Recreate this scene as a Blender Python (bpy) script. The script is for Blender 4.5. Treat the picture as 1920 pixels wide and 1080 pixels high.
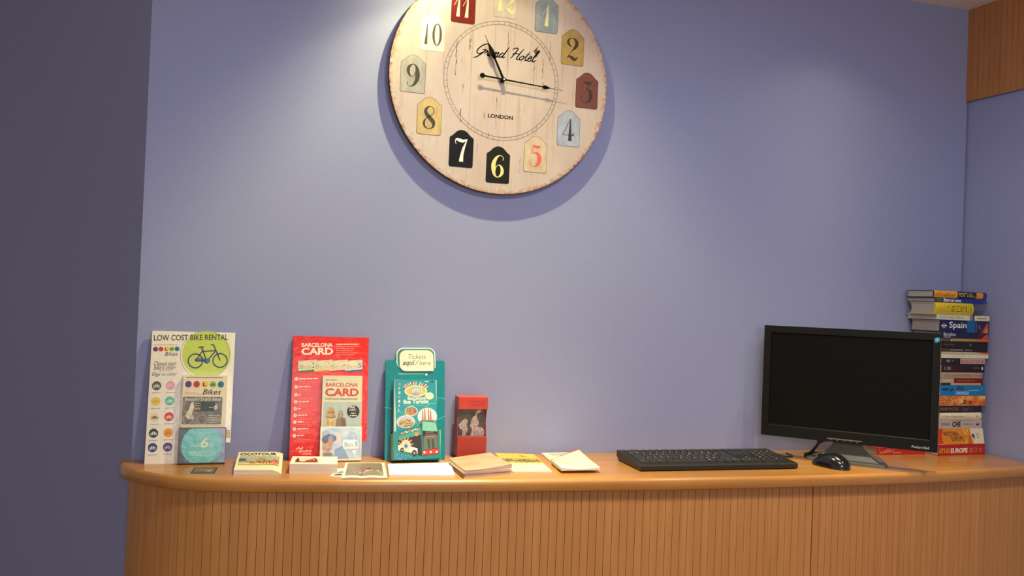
import bpy, math, random
from mathutils import Matrix, Vector
for o in list(bpy.data.objects): bpy.data.objects.remove(o)
S = bpy.context.scene
COL = S.collection
PI = math.pi
CT = 1.05                                   # height of the counter top
CEIL = CT + 1.397

# ---------------------------------------------------------------- camera
def make_camera():
    yaw, pitch, roll = 0.294397, 0.0131677, 0.0395029
    fwd = Vector((math.sin(yaw)*math.cos(pitch), math.cos(yaw)*math.cos(pitch), math.sin(pitch)))
    right = Vector((math.cos(yaw), -math.sin(yaw), 0)); up = right.cross(fwd)
    r = right*math.cos(roll) + up*math.sin(roll); u = up*math.cos(roll) - right*math.sin(roll)
    cd = bpy.data.cameras.new('camera'); cd.sensor_width = 36; cd.lens = 1623.72/1920*36
    cd.clip_start = 0.05
    cam = bpy.data.objects.new('camera', cd); COL.objects.link(cam)
    m = Matrix((r, u, -fwd)).transposed().to_4x4(); m.translation = (-0.614866, -2.225455, CT+0.415385)
    cam.matrix_world = m; S.camera = cam
make_camera()

# ---------------------------------------------------------------- light
S.view_settings.view_transform = 'Standard'; S.view_settings.look = 'None'
S.view_settings.gamma = 1; S.view_settings.use_curve_mapping = False
S.view_settings.exposure = 0.0
w = bpy.data.worlds.new('world'); S.world = w; w.use_nodes = True
w.node_tree.nodes['Background'].inputs[0].default_value = (1.0, 0.95, 0.90, 1)
w.node_tree.nodes['Background'].inputs[1].default_value = 0.33

def downlight(name, loc, power, col, prof, radius=.015):
    """ceiling lamp with a photometric profile built from the emission angle (degrees from straight down)"""
    ld = bpy.data.lights.new(name, 'POINT'); ld.energy = power; ld.shadow_soft_size = radius; ld.color = col
    ld.use_nodes = True; nt = ld.node_tree; N = nt.nodes; L = nt.links
    em = N['Emission']
    tc = N.new('ShaderNodeTexCoord'); sp = N.new('ShaderNodeSeparateXYZ'); L.new(tc.outputs['Normal'], sp.inputs[0])
    def mth(op, a, b=None):
        n = N.new('ShaderNodeMath'); n.operation = op
        for k, v in enumerate((a, b)):
            if v is None: continue
            if isinstance(v, (int, float)): n.inputs[k].default_value = v
            else: L.new(v, n.inputs[k])
        return n.outputs[0]
    def fall(v, a, b, lo=0.0):
        mr = N.new('ShaderNodeMapRange'); mr.interpolation_type = 'SMOOTHSTEP'; L.new(v, mr.inputs['Value'])
        for k, q in zip(('From Min', 'From Max', 'To Min', 'To Max'), (a, b, 1.0, lo)): mr.inputs[k].default_value = q
        return mr.outputs[0]
    D = 180/math.pi
    down = mth('MULTIPLY', sp.outputs['Z'], -1.0)
    nadir = mth('MULTIPLY', mth('ARCCOSINE', mth('MINIMUM', mth('MAXIMUM', down, -1.0), 1.0)), D)
    ay = mth('ABSOLUTE', mth('MULTIPLY', mth('ARCTAN2', sp.outputs['Y'], down), D)); axs = mth('MULTIPLY', mth('ARCTAN2', sp.outputs['X'], down), D); ax = mth('ABSOLUTE', axs)
    asx = mth('ARCSINE', mth('MINIMUM', mth('ABSOLUTE', sp.outputs['X']), 1.0))
    def lorentz(v, th, p):
        q = mth('DIVIDE', v, th); return mth('POWER', mth('ADD', mth('MULTIPLY', q, q), 1.0), -p)
    L.new(prof(mth, fall, lorentz, nadir, ax, ay, axs, asx), em.inputs['Strength'])
    o = bpy.data.objects.new(name, ld); o.location = loc; COL.objects.link(o); return o
R = math.radians
# wall-washing spot above the clock, two warm downlights and one added neutral fill lamp in the room, added fill area light behind
def spot_profile(m, fall, lor, nad, ax, ay, axs, asx):
    q = m('DIVIDE', ay, 14.0); core = m('DIVIDE', 1.0, m('ADD', m('MULTIPLY', m('MULTIPLY', q, q), q), 1.0))
    low = m('MULTIPLY', m('SUBTRACT', 1.0, fall(ax, 3.0, 27.0)), fall(ay, 8.0, 18.0))      # narrower beam straight down
    core = m('MULTIPLY', core, m('SUBTRACT', 1.0, m('MULTIPLY', low, .72)))
    side = m('ADD', m('MULTIPLY', fall(axs, -40.0, -14.0), .13), .012)                      # reflector lobe along the wall
    f = m('MULTIPLY', m('ADD', core, side), fall(m('MULTIPLY', asx, 180/math.pi), 33.0, 56.0))
    return m('MULTIPLY', m('MULTIPLY', f, fall(nad, 54.0, 61.0, .60)), fall(nad, 66.0, 92.0))
downlight('spot_lamp', (-.055, -.262, CT+1.365), 160, (1.0, 0.93, 0.43), spot_profile, .010)
def narrow_profile(m, fall, lor, nad, ax, ay, axs, asx):
    q = m('DIVIDE', nad, 13.0); return m('MULTIPLY', m('DIVIDE', 1.0, m('ADD', m('MULTIPLY', m('MULTIPLY', q, q), q), 1.0)), fall(nad, 45.0, 60.0))
downlight('spot_lamp', (1.0, -.285, CT+1.365), 70, (1.0, 0.90, 0.48), narrow_profile, .008)
for lx, ly, pw in ((.0, -1.25, 85), (1.05, -1.2, 66)):
    downlight('ceiling_lamp', (lx, ly, CEIL-.02), pw, (1.0, 0.86, 0.62), lambda m, fall, lor, nad, ax, ay, axs, asx: m('MULTIPLY', lor(nad, 34.0, 1.0), fall(nad, 37.0, 58.0)), .03)
downlight('overhead_fill', (.12, -1.40, CEIL-.06), 30, (0.97, 0.98, 1.0), lambda m, fall, lor, nad, ax, ay, axs, asx: fall(nad, 70.0, 96.0), .09)  # unseen lamp, added as the main neutral fill on the back wall
def area(name, loc, target, sx, sy, power, col):
    ld = bpy.data.lights.new(name, 'AREA'); ld.shape = 'RECTANGLE'; ld.size = sx; ld.size_y = sy; ld.energy = power; ld.color = col
    o = bpy.data.objects.new(name, ld); COL.objects.link(o); o.location = loc
    o.rotation_euler = (Vector(target)-Vector(loc)).to_track_quat('-Z', 'Y').to_euler(); return o
area('rear_fill', (-.4, -4.3, CT+.80), (-.1, 0, CT+.4), 1.3, .42, 27, (0.97, 0.98, 1.0))  # added behind the camera for frontal fill and glare on the boards

# ---------------------------------------------------------------- materials
def lin(c):
    c /= 255.0
    return c/12.92 if c <= .04045 else ((c+.055)/1.055)**2.4
def rgb(c): return (lin(c[0]), lin(c[1]), lin(c[2]), 1)
_m = {}
def bsdf(name):
    m = bpy.data.materials.new(name); m.use_nodes = True
    return m, m.node_tree, m.node_tree.nodes['Principled BSDF']
def ink(c, rough=.55, coat=0.0, metal=0.0, var=.06, spec=.5):
    """one printed / moulded colour with a faint procedural mottling"""
    k = (tuple(c), rough, coat, metal, spec)
    if k in _m: return _m[k]
    m, nt, b = bsdf('ink_%d_%d_%d' % tuple(c))
    tc = nt.nodes.new('ShaderNodeTexCoord'); n = nt.nodes.new('ShaderNodeTexNoise'); n.inputs['Scale'].default_value = 90
    n.inputs['Detail'].default_value = 3
    nt.links.new(tc.outputs['Object'], n.inputs['Vector'])
    mx = nt.nodes.new('ShaderNodeMix'); mx.data_type = 'RGBA'
    mx.inputs['A'].default_value = rgb([max(0, v*(1-var)) for v in c]); mx.inputs['B'].default_value = rgb([min(255, v*(1+var)) for v in c])
    nt.links.new(n.outputs['Fac'], mx.inputs['Factor']); nt.links.new(mx.outputs['Result'], b.inputs['Base Color'])
    b.inputs['Roughness'].default_value = rough; b.inputs['Metallic'].default_value = metal; b.inputs['Specular IOR Level'].default_value = spec
    b.inputs['Coat Weight'].default_value = coat; b.inputs['Coat Roughness'].default_value = .16
    if coat:                                # laminated card is slightly wavy
        n2 = nt.nodes.new('ShaderNodeTexNoise'); n2.inputs['Scale'].default_value = 60; n2.inputs['Detail'].default_value = 2
        nt.links.new(tc.outputs['Object'], n2.inputs['Vector'])
        bp = nt.nodes.new('ShaderNodeBump'); bp.inputs['Strength'].default_value = .10; bp.inputs['Distance'].default_value = .004
        nt.links.new(n2.outputs['Fac'], bp.inputs['Height']); nt.links.new(bp.outputs['Normal'], b.inputs['Coat Normal'])
    _m[k] = m; return m
def ramp(nt, stops):
    r = nt.nodes.new('ShaderNodeValToRGB'); e = r.color_ramp.elements
    while len(e) < len(stops): e.new(.5)
    for el, (p, c) in zip(e, stops): el.position = p; el.color = rgb(c)
    return r
def wood(name, stops, scale, rough=.35, coat=.3, knots=False):
    m, nt, b = bsdf(name)
    tc = nt.nodes.new('ShaderNodeTexCoord'); mp = nt.nodes.new('ShaderNodeMapping'); mp.inputs['Scale'].default_value = scale
    nt.links.new(tc.outputs['Object'], mp.inputs['Vector'])
    n = nt.nodes.new('ShaderNodeTexNoise'); n.inputs['Scale'].default_value = 1; n.inputs['Detail'].default_value = 6; n.inputs['Roughness'].default_value = .6
    n.inputs['Distortion'].default_value = .6
    nt.links.new(mp.outputs[0], n.inputs['Vector'])
    r = ramp(nt, stops); nt.links.new(n.outputs['Fac'], r.inputs['Fac']); nt.links.new(r.outputs['Color'], b.inputs['Base Color'])
    b.inputs['Roughness'].default_value = rough; b.inputs['Coat Weight'].default_value = coat; b.inputs['Coat Roughness'].default_value = .25
    bp = nt.nodes.new('ShaderNodeBump'); bp.inputs['Strength'].default_value = .06; bp.inputs['Distance'].default_value = .002
    nt.links.new(n.outputs['Fac'], bp.inputs['Height']); nt.links.new(bp.outputs['Normal'], b.inputs['Normal'])
    return m
def wallpaper(name, c):
    m, nt, b = bsdf(name)
    tc = nt.nodes.new('ShaderNodeTexCoord')
    outs = []
    for sc in ((70, 70, 900), (900, 900, 60)):
        mp = nt.nodes.new('ShaderNodeMapping'); mp.inputs['Scale'].default_value = sc
        nt.links.new(tc.outputs['Object'], mp.inputs['Vector'])
        n = nt.nodes.new('ShaderNodeTexNoise'); n.inputs['Scale'].default_value = 1; n.inputs['Detail'].default_value = 2
        nt.links.new(mp.outputs[0], n.inputs['Vector']); outs.append(n.outputs['Fac'])
    ad = nt.nodes.new('ShaderNodeMath'); nt.links.new(outs[0], ad.inputs[0]); nt.links.new(outs[1], ad.inputs[1])
    mx = nt.nodes.new('ShaderNodeMix'); mx.data_type = 'RGBA'; mr = nt.nodes.new('ShaderNodeMapRange')
    mr.inputs['From Min'].default_value = .6; mr.inputs['From Max'].default_value = 1.4
    nt.links.new(ad.outputs[0], mr.inputs['Value']); nt.links.new(mr.outputs[0], mx.inputs['Factor'])
    mx.inputs['A'].default_value = rgb([v*.975 for v in c]); mx.inputs['B'].default_value = rgb([min(255, v*1.025) for v in c])
    nt.links.new(mx.outputs['Result'], b.inputs['Base Color'])
    b.inputs['Roughness'].default_value = .7; b.inputs['Specular IOR Level'].default_value = .25
    bp = nt.nodes.new('ShaderNodeBump'); bp.inputs['Strength'].default_value = .12; bp.inputs['Distance'].default_value = .001
    nt.links.new(ad.outputs[0], bp.inputs['Height']); nt.links.new(bp.outputs['Normal'], b.inputs['Normal'])
    return m
def blotch(name, stops, scale, rough=.5, coat=0., detail=4, dist=0., spec=.5):
    """a mottled print (photo texture, worn paint, page edges ...)"""
    m, nt, b = bsdf(name)
    tc = nt.nodes.new('ShaderNodeTexCoord'); mp = nt.nodes.new('ShaderNodeMapping'); mp.inputs['Scale'].default_value = scale
    nt.links.new(tc.outputs['Object'], mp.inputs['Vector'])
    n = nt.nodes.new('ShaderNodeTexNoise'); n.inputs['Scale'].default_value = 1; n.inputs['Detail'].default_value = detail; n.inputs['Distortion'].default_value = dist
    nt.links.new(mp.outputs[0], n.inputs['Vector'])
    r = ramp(nt, stops); nt.links.new(n.outputs['Fac'], r.inputs['Fac']); nt.links.new(r.outputs['Color'], b.inputs['Base Color'])
    b.inputs['Roughness'].default_value = rough; b.inputs['Coat Weight'].default_value = coat; b.inputs['Coat Roughness'].default_value = .2; b.inputs['Specular IOR Level'].default_value = spec
    return m
BLUE = wallpaper('blue_wallpaper', (150, 154, 194))
WHITE_PAINT = ink((236, 228, 218), .8)
FLOORM = wood('floor_boards', [(.3, (120, 84, 54)), (.7, (150, 108, 70))], (3, 30, 3))
TOPWOOD = wood('counter_beech', [(.25, (170, 112, 53)), (.5, (184, 126, 62)), (.75, (196, 140, 76))], (2.2, 26, 26), .3, .4)
TOPWOOD2 = wood('edge_beech_pale', [(.25, (176, 120, 68)), (.75, (192, 138, 86))], (2.2, 26, 60), .3, .5)
SLATWOOD = wood('slat_beech', [(.2, (176, 118, 62)), (.5, (190, 130, 72)), (.8, (204, 144, 84))], (42, 42, 2.2), .5, .1)
SOFFWOOD = wood('panel_beech', [(.2, (168, 108, 58)), (.5, (182, 122, 68)), (.8, (196, 136, 78))], (42, 42, 2.2), .5, .1)
DARKGAP = ink((96, 52, 22), .9)

# ---------------------------------------------------------------- mesh helpers
def tag(o, label=None, cat=None, group=None, kind=None):
    if label: o['label'] = label
    if cat: o['category'] = cat
    if group: o['group'] = group
    if kind: o['kind'] = kind
    return o
def empty(name, loc, rot=(0, 0, 0), label=None, cat=None, group=None):
    o = bpy.data.objects.new(name, None); o.empty_display_size = .03; COL.objects.link(o)
    o.location = loc; o.rotation_euler = rot
    return tag(o, label, cat, group)
class MB:
    def __init__(s): s.v = []; s.f = []; s.m = []; s.mats = []
    def mi(s, mat):
        if mat not in s.mats: s.mats.append(mat)
        return s.mats.index(mat)
    def poly(s, pts, mat):
        b = len(s.v); s.v += [tuple(p) for p in pts]; s.f.append(list(range(b, b+len(pts)))); s.m.append(s.mi(mat))
    def shared(s, pts, faces, mat):
        b = len(s.v); s.v += [tuple(p) for p in pts]; k = s.mi(mat)
        for f in faces: s.f.append([b+i for i in f]); s.m.append(k)
    def box(s, x0, x1, y0, y1, z0, z1, mat):
        p = [(x, y, z) for z in (z0, z1) for y in (y0, y1) for x in (x0, x1)]
        s.shared(p, [(0, 2, 3, 1), (4, 5, 7, 6), (0, 1, 5, 4), (2, 6, 7, 3), (0, 4, 6, 2), (1, 3, 7, 5)], mat)
    def prism(s, prof, fn, d0, d1, mat, capmat=None):
        """prof: 2D outline; fn(a, b, d) -> 3D point; extruded from d0 to d1"""
        n = len(prof); p = [fn(a, b, d0) for a, b in prof] + [fn(a, b, d1) for a, b in prof]
        s.shared(p, [(i, (i+1) % n, n+(i+1) % n, n+i) for i in range(n)], mat)
        s.poly([fn(a, b, d0) for a, b in prof][::-1], capmat or mat); s.poly([fn(a, b, d1) for a, b in prof], capmat or mat)
    def loft(s, rings, mat, cap=True, closed=True):
        n = len(rings[0]); p = [q for r in rings for q in r]; F = []
        for k in range(len(rings)-1):
            for i in range(n if closed else n-1):
                j = (i+1) % n; F.append((k*n+i, k*n+j, (k+1)*n+j, (k+1)*n+i))
        if cap: F.append(tuple(range(n))[::-1]); F.append(tuple((len(rings)-1)*n+i for i in range(n)))
        s.shared(p, F, mat)
    def tube(s, path, r, mat, n=8):
        path = [Vector(p) for p in path]; rings = []
        for i, p in enumerate(path):
            t = (path[min(i+1, len(path)-1)]-path[max(i-1, 0)]).normalized()
            a = t.cross(Vector((0, 0, 1)));
            if a.length < .05: a = t.cross(Vector((1, 0, 0)))
            a.normalize(); b = t.cross(a)
            rr = r[i] if isinstance(r, (list, tuple)) else r
            rings.append([p + (a*math.cos(2*PI*k/n)+b*math.sin(2*PI*k/n))*rr for k in range(n)])
        s.loft(rings, mat)
    def build(s, name, parent=None, smooth=None, bevel=0, label=None, seg=2, fix=True):
        me = bpy.data.meshes.new(name); me.from_pydata(s.v, [], s.f)
        for m in s.mats: me.materials.append(m)
        me.polygons.foreach_set('material_index', s.m)
        if smooth is not None:
            me.polygons.foreach_set('use_smooth', [True]*len(me.polygons))
            me.set_sharp_from_angle(angle=math.radians(smooth))
        me.update()
        o = bpy.data.objects.new(name, me); COL.objects.link(o)
        if parent: o.parent = parent
        if bevel:
            bv = o.modifiers.new('bevel', 'BEVEL'); bv.width = bevel; bv.segments = seg; bv.limit_method = 'ANGLE'; bv.angle_limit = R(40)
        if label: o['label'] = label
        return o
def cat_rom(pts, n=8, closed=False):
    out = []; m = len(pts); D = len(pts[0])
    for i in range(m if closed else m-1):
        g = lambda k: pts[k % m] if closed else pts[min(max(k, 0), m-1)]
        a, b, c, d = g(i-1), g(i), g(i+1), g(i+2)
        for j in range(n):
            t = j/n
            out.append(tuple(.5*(2*b[q]+(c[q]-a[q])*t+(2*a[q]-5*b[q]+4*c[q]-d[q])*t*t+(3*b[q]-a[q]-3*c[q]+d[q])*t**3) for q in range(D)))
    if not closed: out.append(tuple(pts[-1]))
    return out

# ---- lettering: the built-in typeface turned into flat polygons
_tx = {}
def glyphs(s, bold=0.0):
    k = (s, bold)
    if k in _tx: return _tx[k]
    cu = bpy.data.curves.new('t', 'FONT'); cu.body = s; cu.offset = bold; cu.resolution_u = 3; cu.fill_mode = 'FRONT'
    o = bpy.data.objects.new('t', cu); COL.objects.link(o)
    dg = bpy.context.evaluated_depsgraph_get(); me = bpy.data.meshes.new_from_object(o.evaluated_get(dg))
    V = [(v.co.x, v.co.y) for v in me.vertices]; F = [list(p.vertices) for p in me.polygons]
    bpy.data.objects.remove(o); bpy.data.curves.remove(cu); bpy.data.meshes.remove(me)
    x0 = min(v[0] for v in V); x1 = max(v[0] for v in V); y0 = min(v[1] for v in V); y1 = max(v[1] for v in V)
    V = [((x-x0)/(x1-x0), (y-y0)/(y1-y0)) for x, y in V]
    _tx[k] = (V, F); return _tx[k]
class Print:
    """draws flat ink on a plane. to2d maps the design units of one sheet to metres on the plane."""
    STEP = .00012
    def __init__(s, mb, O, U, V, N, to2d=None):
        s.mb = mb; s.O = Vector(O); s.U = Vector(U); s.V = Vector(V); s.N = Vector(N); s.to2d = to2d or (lambda x, y: (x, y))
    def p(s, x, y, L):
        a, b = s.to2d(x, y); return s.O + s.U*a + s.V*b + s.N*(L*s.STEP)
    def poly(s, pts, mat, L=1): s.mb.poly([s.p(x, y, L) for x, y in pts], mat)
    def rect(s, x0, y0, x1, y1, mat, L=1): s.poly([(x0, y0), (x1, y0), (x1, y1), (x0, y1)], mat, L)
    def rrect(s, x0, y0, x1, y1, r, mat, L=1):
        pts = []
        sx = 1 if x1 > x0 else -1; sy = 1 if y1 > y0 else -1
        for cx, cy, a0 in ((x1-r*sx, y0+r*sy, -90), (x1-r*sx, y1-r*sy, 0), (x0+r*sx, y1-r*sy, 90), (x0+r*sx, y0+r*sy, 180)):
            for k in range(5):
                a = R(a0+k*22.5); pts.append((cx+r*sx*math.cos(a), cy+r*sy*math.sin(a)))
        s.poly(pts, mat, L)
    def disc(s, cx, cy, rx, mat, L=1, ry=None, n=28):
        ry = ry or rx; s.poly([(cx+rx*math.cos(2*PI*k/n), cy+ry*math.sin(2*PI*k/n)) for k in range(n)], mat, L)
    def ring(s, cx, cy, r0, r1, mat, L=1, n=48, ky=1.0, a0=0, a1=2*PI):
        P = []; 
        for k in range(n+1):
            a = a0+(a1-a0)*k/n; P += [s.p(cx+r0*math.cos(a), cy+ky*r0*math.sin(a), L), s.p(cx+r1*math.cos(a), cy+ky*r1*math.sin(a), L)]
        s.mb.shared(P, [(2*k, 2*k+1, 2*k+3, 2*k+2) for k in range(n)], mat)
    def stroke(s, pts, wd, mat, L=1, smooth=6):
        """ribbon; pts may carry their own width as a third value"""
        pts = [(q[0], q[1], q[2] if len(q) > 2 else wd) for q in pts]
        if smooth and len(pts) > 2: pts = cat_rom(pts, smooth)
        P = []
        for i, (x, y, ww) in enumerate(pts):
            a = pts[max(i-1, 0)]; b = pts[min(i+1, len(pts)-1)]; dx, dy = b[0]-a[0], b[1]-a[1]; l = math.hypot(dx, dy) or 1
            nx, ny = -dy/l*ww/2, dx/l*ww/2; P += [s.p(x+nx, y+ny, L), s.p(x-nx, y-ny, L)]
        s.mb.shared(P, [(2*k, 2*k+1, 2*k+3, 2*k+2) for k in range(len(pts)-1)], mat)
    def text(s, t, x0, y0, x1, y1, mat, L=1, bold=.0, it=0.0):
        """fits the words into the box (x0,y0)=lower left, (x1,y1)=upper right in design units"""
        V, F = glyphs(t, bold); w = x1-x0; h = y1-y0
        s.mb.shared([s.p(x0+(a+it*(b-.5)*abs(h/w))*w, y0+b*h, L) for a, b in V], F, mat)
    def greek(s, x0, y, x1, h, mat, L=1, n=None, seed=0):
        """a line of print too small to read: a row of short strokes"""
        rnd = random.Random(seed+int(x0*7+y*13)); x = x0; step = 1 if x1 > x0 else -1
        while (x1-x)*step > abs(h)*.5:
            wl = abs(h)*rnd.uniform(1.2, 4.5)*step
            if (x+wl-x1)*step > 0: wl = x1-x
            s.rect(x, y-h/2, x+wl, y+h/2, mat, L); x += wl+abs(h)*.7*step
def px_map(TL, TR, BL, W, H):
    """design units measured on the sheet (origin top left) -> metres on the sheet (origin lower left)"""
    ax, ay = TR[0]-TL[0], TR[1]-TL[1]; bx, by = BL[0]-TL[0], BL[1]-TL[1]; D = ax*by-ay*bx
    def f(x, y):
        x -= TL[0]; y -= TL[1]; s = (x*by-y*bx)/D; t = (ax*y-ay*x)/D
        return s*W, (1-t)*H
    return f

# ================================================================ the room
RX, SPL = 1.5545, .072
def wall_box(name, p0, p1, z0, z1, t, mat, right_side=True):
    a = Vector((p0[0], p0[1], 0)); b = Vector((p1[0], p1[1], 0)); d = (b-a).normalized(); n = Vector((d.y, -d.x, 0))*(t if right_side else -t)
    mb = MB(); q = [(a.x, a.y), (b.x, b.y), (b.x+n.x, b.y+n.y), (a.x+n.x, a.y+n.y)]
    mb.prism(q, lambda x, y, z: (x, y, z), z0, z1, mat)
    return tag(mb.build(name), kind='structure')
LX = -.8642
mb = MB(); mb.box(LX, RX, 0, .12, 0, CEIL, BLUE); wb = tag(mb.build('wall_back'), kind='structure')
# the wall turns away at the left corner
LD = Vector((-.57, .82, 0)).normalized()
wall_box('wall_left', (LX, 0), (LX+LD.x*2.6, LD.y*2.6), 0, CEIL, .12, BLUE, True)
wall_box('wall_right', (RX, .12), (RX+SPL*4.6, -4.6), 0, CEIL, .12, BLUE, False)
mb = MB(); mb.box(-5.5, 4, -5.2, 2.6, -.1, 0, FLOORM); tag(mb.build('floor'), kind='structure')
mb = MB(); mb.box(-5.5, 4, -5.2, 2.6, CEIL, CEIL+.1, WHITE_PAINT); tag(mb.build('ceiling'), kind='structure')
# slatted wood cladding high on the right wall
mb = MB(); z0 = CT+1.103
fn = lambda u, v, d: (RX - SPL*(-u) - d, -u, v) if False else (RX+SPL*u-d, -u, v)
mb.prism([(0.0, z0+.004), (4.4, z0+.004), (4.4, CEIL-.001), (0.0, CEIL-.001)], fn, 0, .003, DARKGAP)
rnd = random.Random(3); u = 0.001
while u < 3.2:
    wd = .0188
    mb.prism([(u, z0), (u+wd, z0), (u+wd, CEIL-.0012), (u, CEIL-.0012)], fn, .003, .0055, SOFFWOOD); u += wd+.0011
tag(mb.build('trim_1'), kind='structure')

# ================================================================ the counter
OUT = [(-.888, .036), (-.889, 0), (-.884, -.045), (-.868, -.085), (-.846, -.118), (-.815, -.153), (-.775, -.186), (-.735, -.208), (-.68, -.231),
       (-.60, -.249), (-.5, -.264), (-.33, -.287), (-.05, -.311), (.3, -.337), (.5, -.345), (.78, -.351), (1.05, -.347), (1.3, -.329), (1.50, -.304), (1.5735, -.293)]
path = cat_rom(OUT, 10)
def inset(path, d):
    out = []
    for i, p in enumerate(path):
        a = path[max(i-1, 0)]; b = path[min(i+1, len(path)-1)]; dx, dy = b[0]-a[0], b[1]-a[1]; l = math.hypot(dx, dy)
        out.append((p[0]-dy/l*d, p[1]+dx/l*d))
    return out
counter = empty('reception_counter', (0, 0, 0), label='long wooden reception counter with a rounded left end and slatted front', cat='counter')
rim = [(.0085, 0.0), (.0045, -.0012), (.0015, -.004), (0, -.009), (0, -.026), (.002, -.0285), (.006, -.03)]
mb = MB(); n = len(path); P = []; F0 = []; JX = -.10
for d, z in rim: P += [(x, y, CT+z) for x, y in inset(path, d)]
Fa, Fb = [], []
for k in range(len(rim)-1):
    for i in range(n-1):
        (Fb if path[i][0] > JX and k >= 2 else Fa if k >= 2 and path[i][0] > -.42 else F0).append((k*n+i, k*n+i+1, (k+1)*n+i+1, (k+1)*n+i))
b0 = len(mb.v); mb.shared(P, F0, TOPWOOD)
for FF, mt in ((Fa, TOPWOOD2), (Fb, TOPWOOD)):
    kk = mb.mi(mt)
    for f in FF: mb.f.append([b0+i for i in f]); mb.m.append(kk)
YB = -.0008
inn = [q for q in inset(path, .0085)]; inb = [q for q in inset(path, .006)]
back = [(RX-.002, YB), (LX+.0005, YB)]
mb.poly([(x, y, CT) for x, y in inn]+[(x, y, CT) for x, y in back], TOPWOOD)
mb.poly(([(x, y, CT-.03) for x, y in inb]+[(x, y, CT-.03) for x, y in back])[::-1], TOPWOOD)
mb.poly([(RX-.002, YB, CT), (LX, YB, CT), (LX, YB, CT-.03), (RX-.002, YB, CT-.03)], TOPWOOD)
mb.build('countertop', counter, smooth=50)
# slatted front: one slat after the other along the curve
mb = MB(); face = inset(path, .021); acc = [0]
for i in range(1, n): acc.append(acc[-1]+math.hypot(face[i][0]-face[i-1][0], face[i][1]-face[i-1][1]))
def at(s):
    s = min(max(s, 0), acc[-1]); i = max(1, next((k for k in range(n) if acc[k] >= s), n-1)); t = (s-acc[i-1])/max(acc[i]-acc[i-1], 1e-9)
    a, b = face[i-1], face[i]; l = math.hypot(b[0]-a[0], b[1]-a[1]); return Vector((a[0]+(b[0]-a[0])*t, a[1]+(b[1]-a[1])*t, 0)), Vector((-(b[1]-a[1])/l, (b[0]-a[0])/l, 0))
zt = CT-.0302; gaps = 0; s = .012; seam_done = False
while s < acc[-1]-.022:
    p, nn = at(s); g = .0011
    if p.x > .765 and not seam_done: seam_done = True; s += .0025; p, nn = at(s)
    q, n2 = at(s+.0195-g)
    for a, b in (((0, 0)),) if False else ((0, 1),):
        A, B = p, q; A2, B2 = p+nn*.004, q+n2*.004
        mb.prism([(A.x, A.y), (B.x, B.y), (B2.x, B2.y), (A2.x, A2.y)], lambda x, y, z: (x, y, z), .02, zt, SLATWOOD)
    s += .0195
mb.build('slatted_front', counter)
mb = MB(); core = [q for q in inset(path, .0252) if q[1] < .0]
poly = [(x, y) for x, y in core] + [(RX-.003, YB-.001), (LX+.002, YB-.001)]
mb.prism(poly, lambda x, y, z: (x, y, z), 0, zt, DARKGAP); mb.build('carcass', counter)

# ================================================================ the wall clock
CZ = CT+.9921; CR = .300
clock = empty('wall_clock', (.0022, -.025, CZ), (0, R(.3), 0), label='large round vintage wall clock with distressed cream face and coloured number plaques', cat='clock')
def clock_face_mat():
    m, nt, b = bsdf('distressed_cream_face'); N = nt.nodes; L = nt.links
    tc = N.new('ShaderNodeTexCoord'); sp = N.new('ShaderNodeSeparateXYZ'); L.new(tc.outputs['Object'], sp.inputs[0])
    cb = N.new('ShaderNodeCombineXYZ'); L.new(sp.outputs['X'], cb.inputs[0]); L.new(sp.outputs['Z'], cb.inputs[1])
    ln = N.new('ShaderNodeVectorMath'); ln.operation = 'LENGTH'; L.new(cb.outputs[0], ln.inputs[0])
    def noise(scale, detail=5):
        mp = N.new('ShaderNodeMapping'); mp.inputs['Scale'].default_value = scale; L.new(tc.outputs['Object'], mp.inputs['Vector'])
        n = N.new('ShaderNodeTexNoise'); n.inputs['Scale'].default_value = 1; n.inputs['Detail'].default_value = detail; L.new(mp.outputs[0], n.inputs['Vector']); return n.outputs['Fac']
    def mix(f, a, bc):
        x = N.new('ShaderNodeMix'); x.data_type = 'RGBA'; L.new(f, x.inputs['Factor'])
        for k, v in (('A', a), ('B', bc)):
            if isinstance(v, tuple): x.inputs[k].default_value = rgb(v)
            else: L.new(v, x.inputs[k])
        return x.outputs['Result']
    def mrange(v, a, bb, c=0., d=1.):
        r = N.new('ShaderNodeMapRange'); L.new(v, r.inputs['Value'])
        for k, q in zip(('From Min', 'From Max', 'To Min', 'To Max'), (a, bb, c, d)): r.inputs[k].default_value = q
        return r.outputs[0]
    base = mix(mrange(noise((9, 9, 4)), .35, .65), (196, 178, 172), (186, 164, 158))
    streak = mix(mrange(noise((110, 110, 5), 4), .56, .78, 0, .5), mix(mrange(noise((26, 26, 26), 6), .5, .75, 0, .35), base, (178, 150, 128)), (150, 116, 98))
    # rust creeping in from the rim, with a ragged edge
    e = N.new('ShaderNodeMath'); e.operation = 'ADD'; L.new(ln.outputs['Value'], e.inputs[0])
    L.new(mrange(noise((75, 75, 75), 8), .25, .75, -.014, .016), e.inputs[1])
    rust = mix(mrange(e.outputs[0], .289, .304, 0, .75), streak, (170, 112, 70))
    e2 = N.new('ShaderNodeMath'); e2.operation = 'ADD'; L.new(ln.outputs['Value'], e2.inputs[0])
    L.new(mrange(noise((120, 120, 120), 5), .3, .7, -.015, .012), e2.inputs[1])
    L.new(mix(mrange(e2.outputs[0], .297, .306, 0, .8), rust, (96, 62, 44)), b.inputs['Base Color'])
    b.inputs['Roughness'].default_value = .45; return m
CREAM = clock_face_mat(); BLACK = ink((16, 13, 12), .75, spec=.1); DK = ink((58, 44, 36), .6); LINE = ink((140, 118, 100), .7); CRACK = ink((92, 66, 56), .7)
mb = MB(); NS = 96
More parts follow.
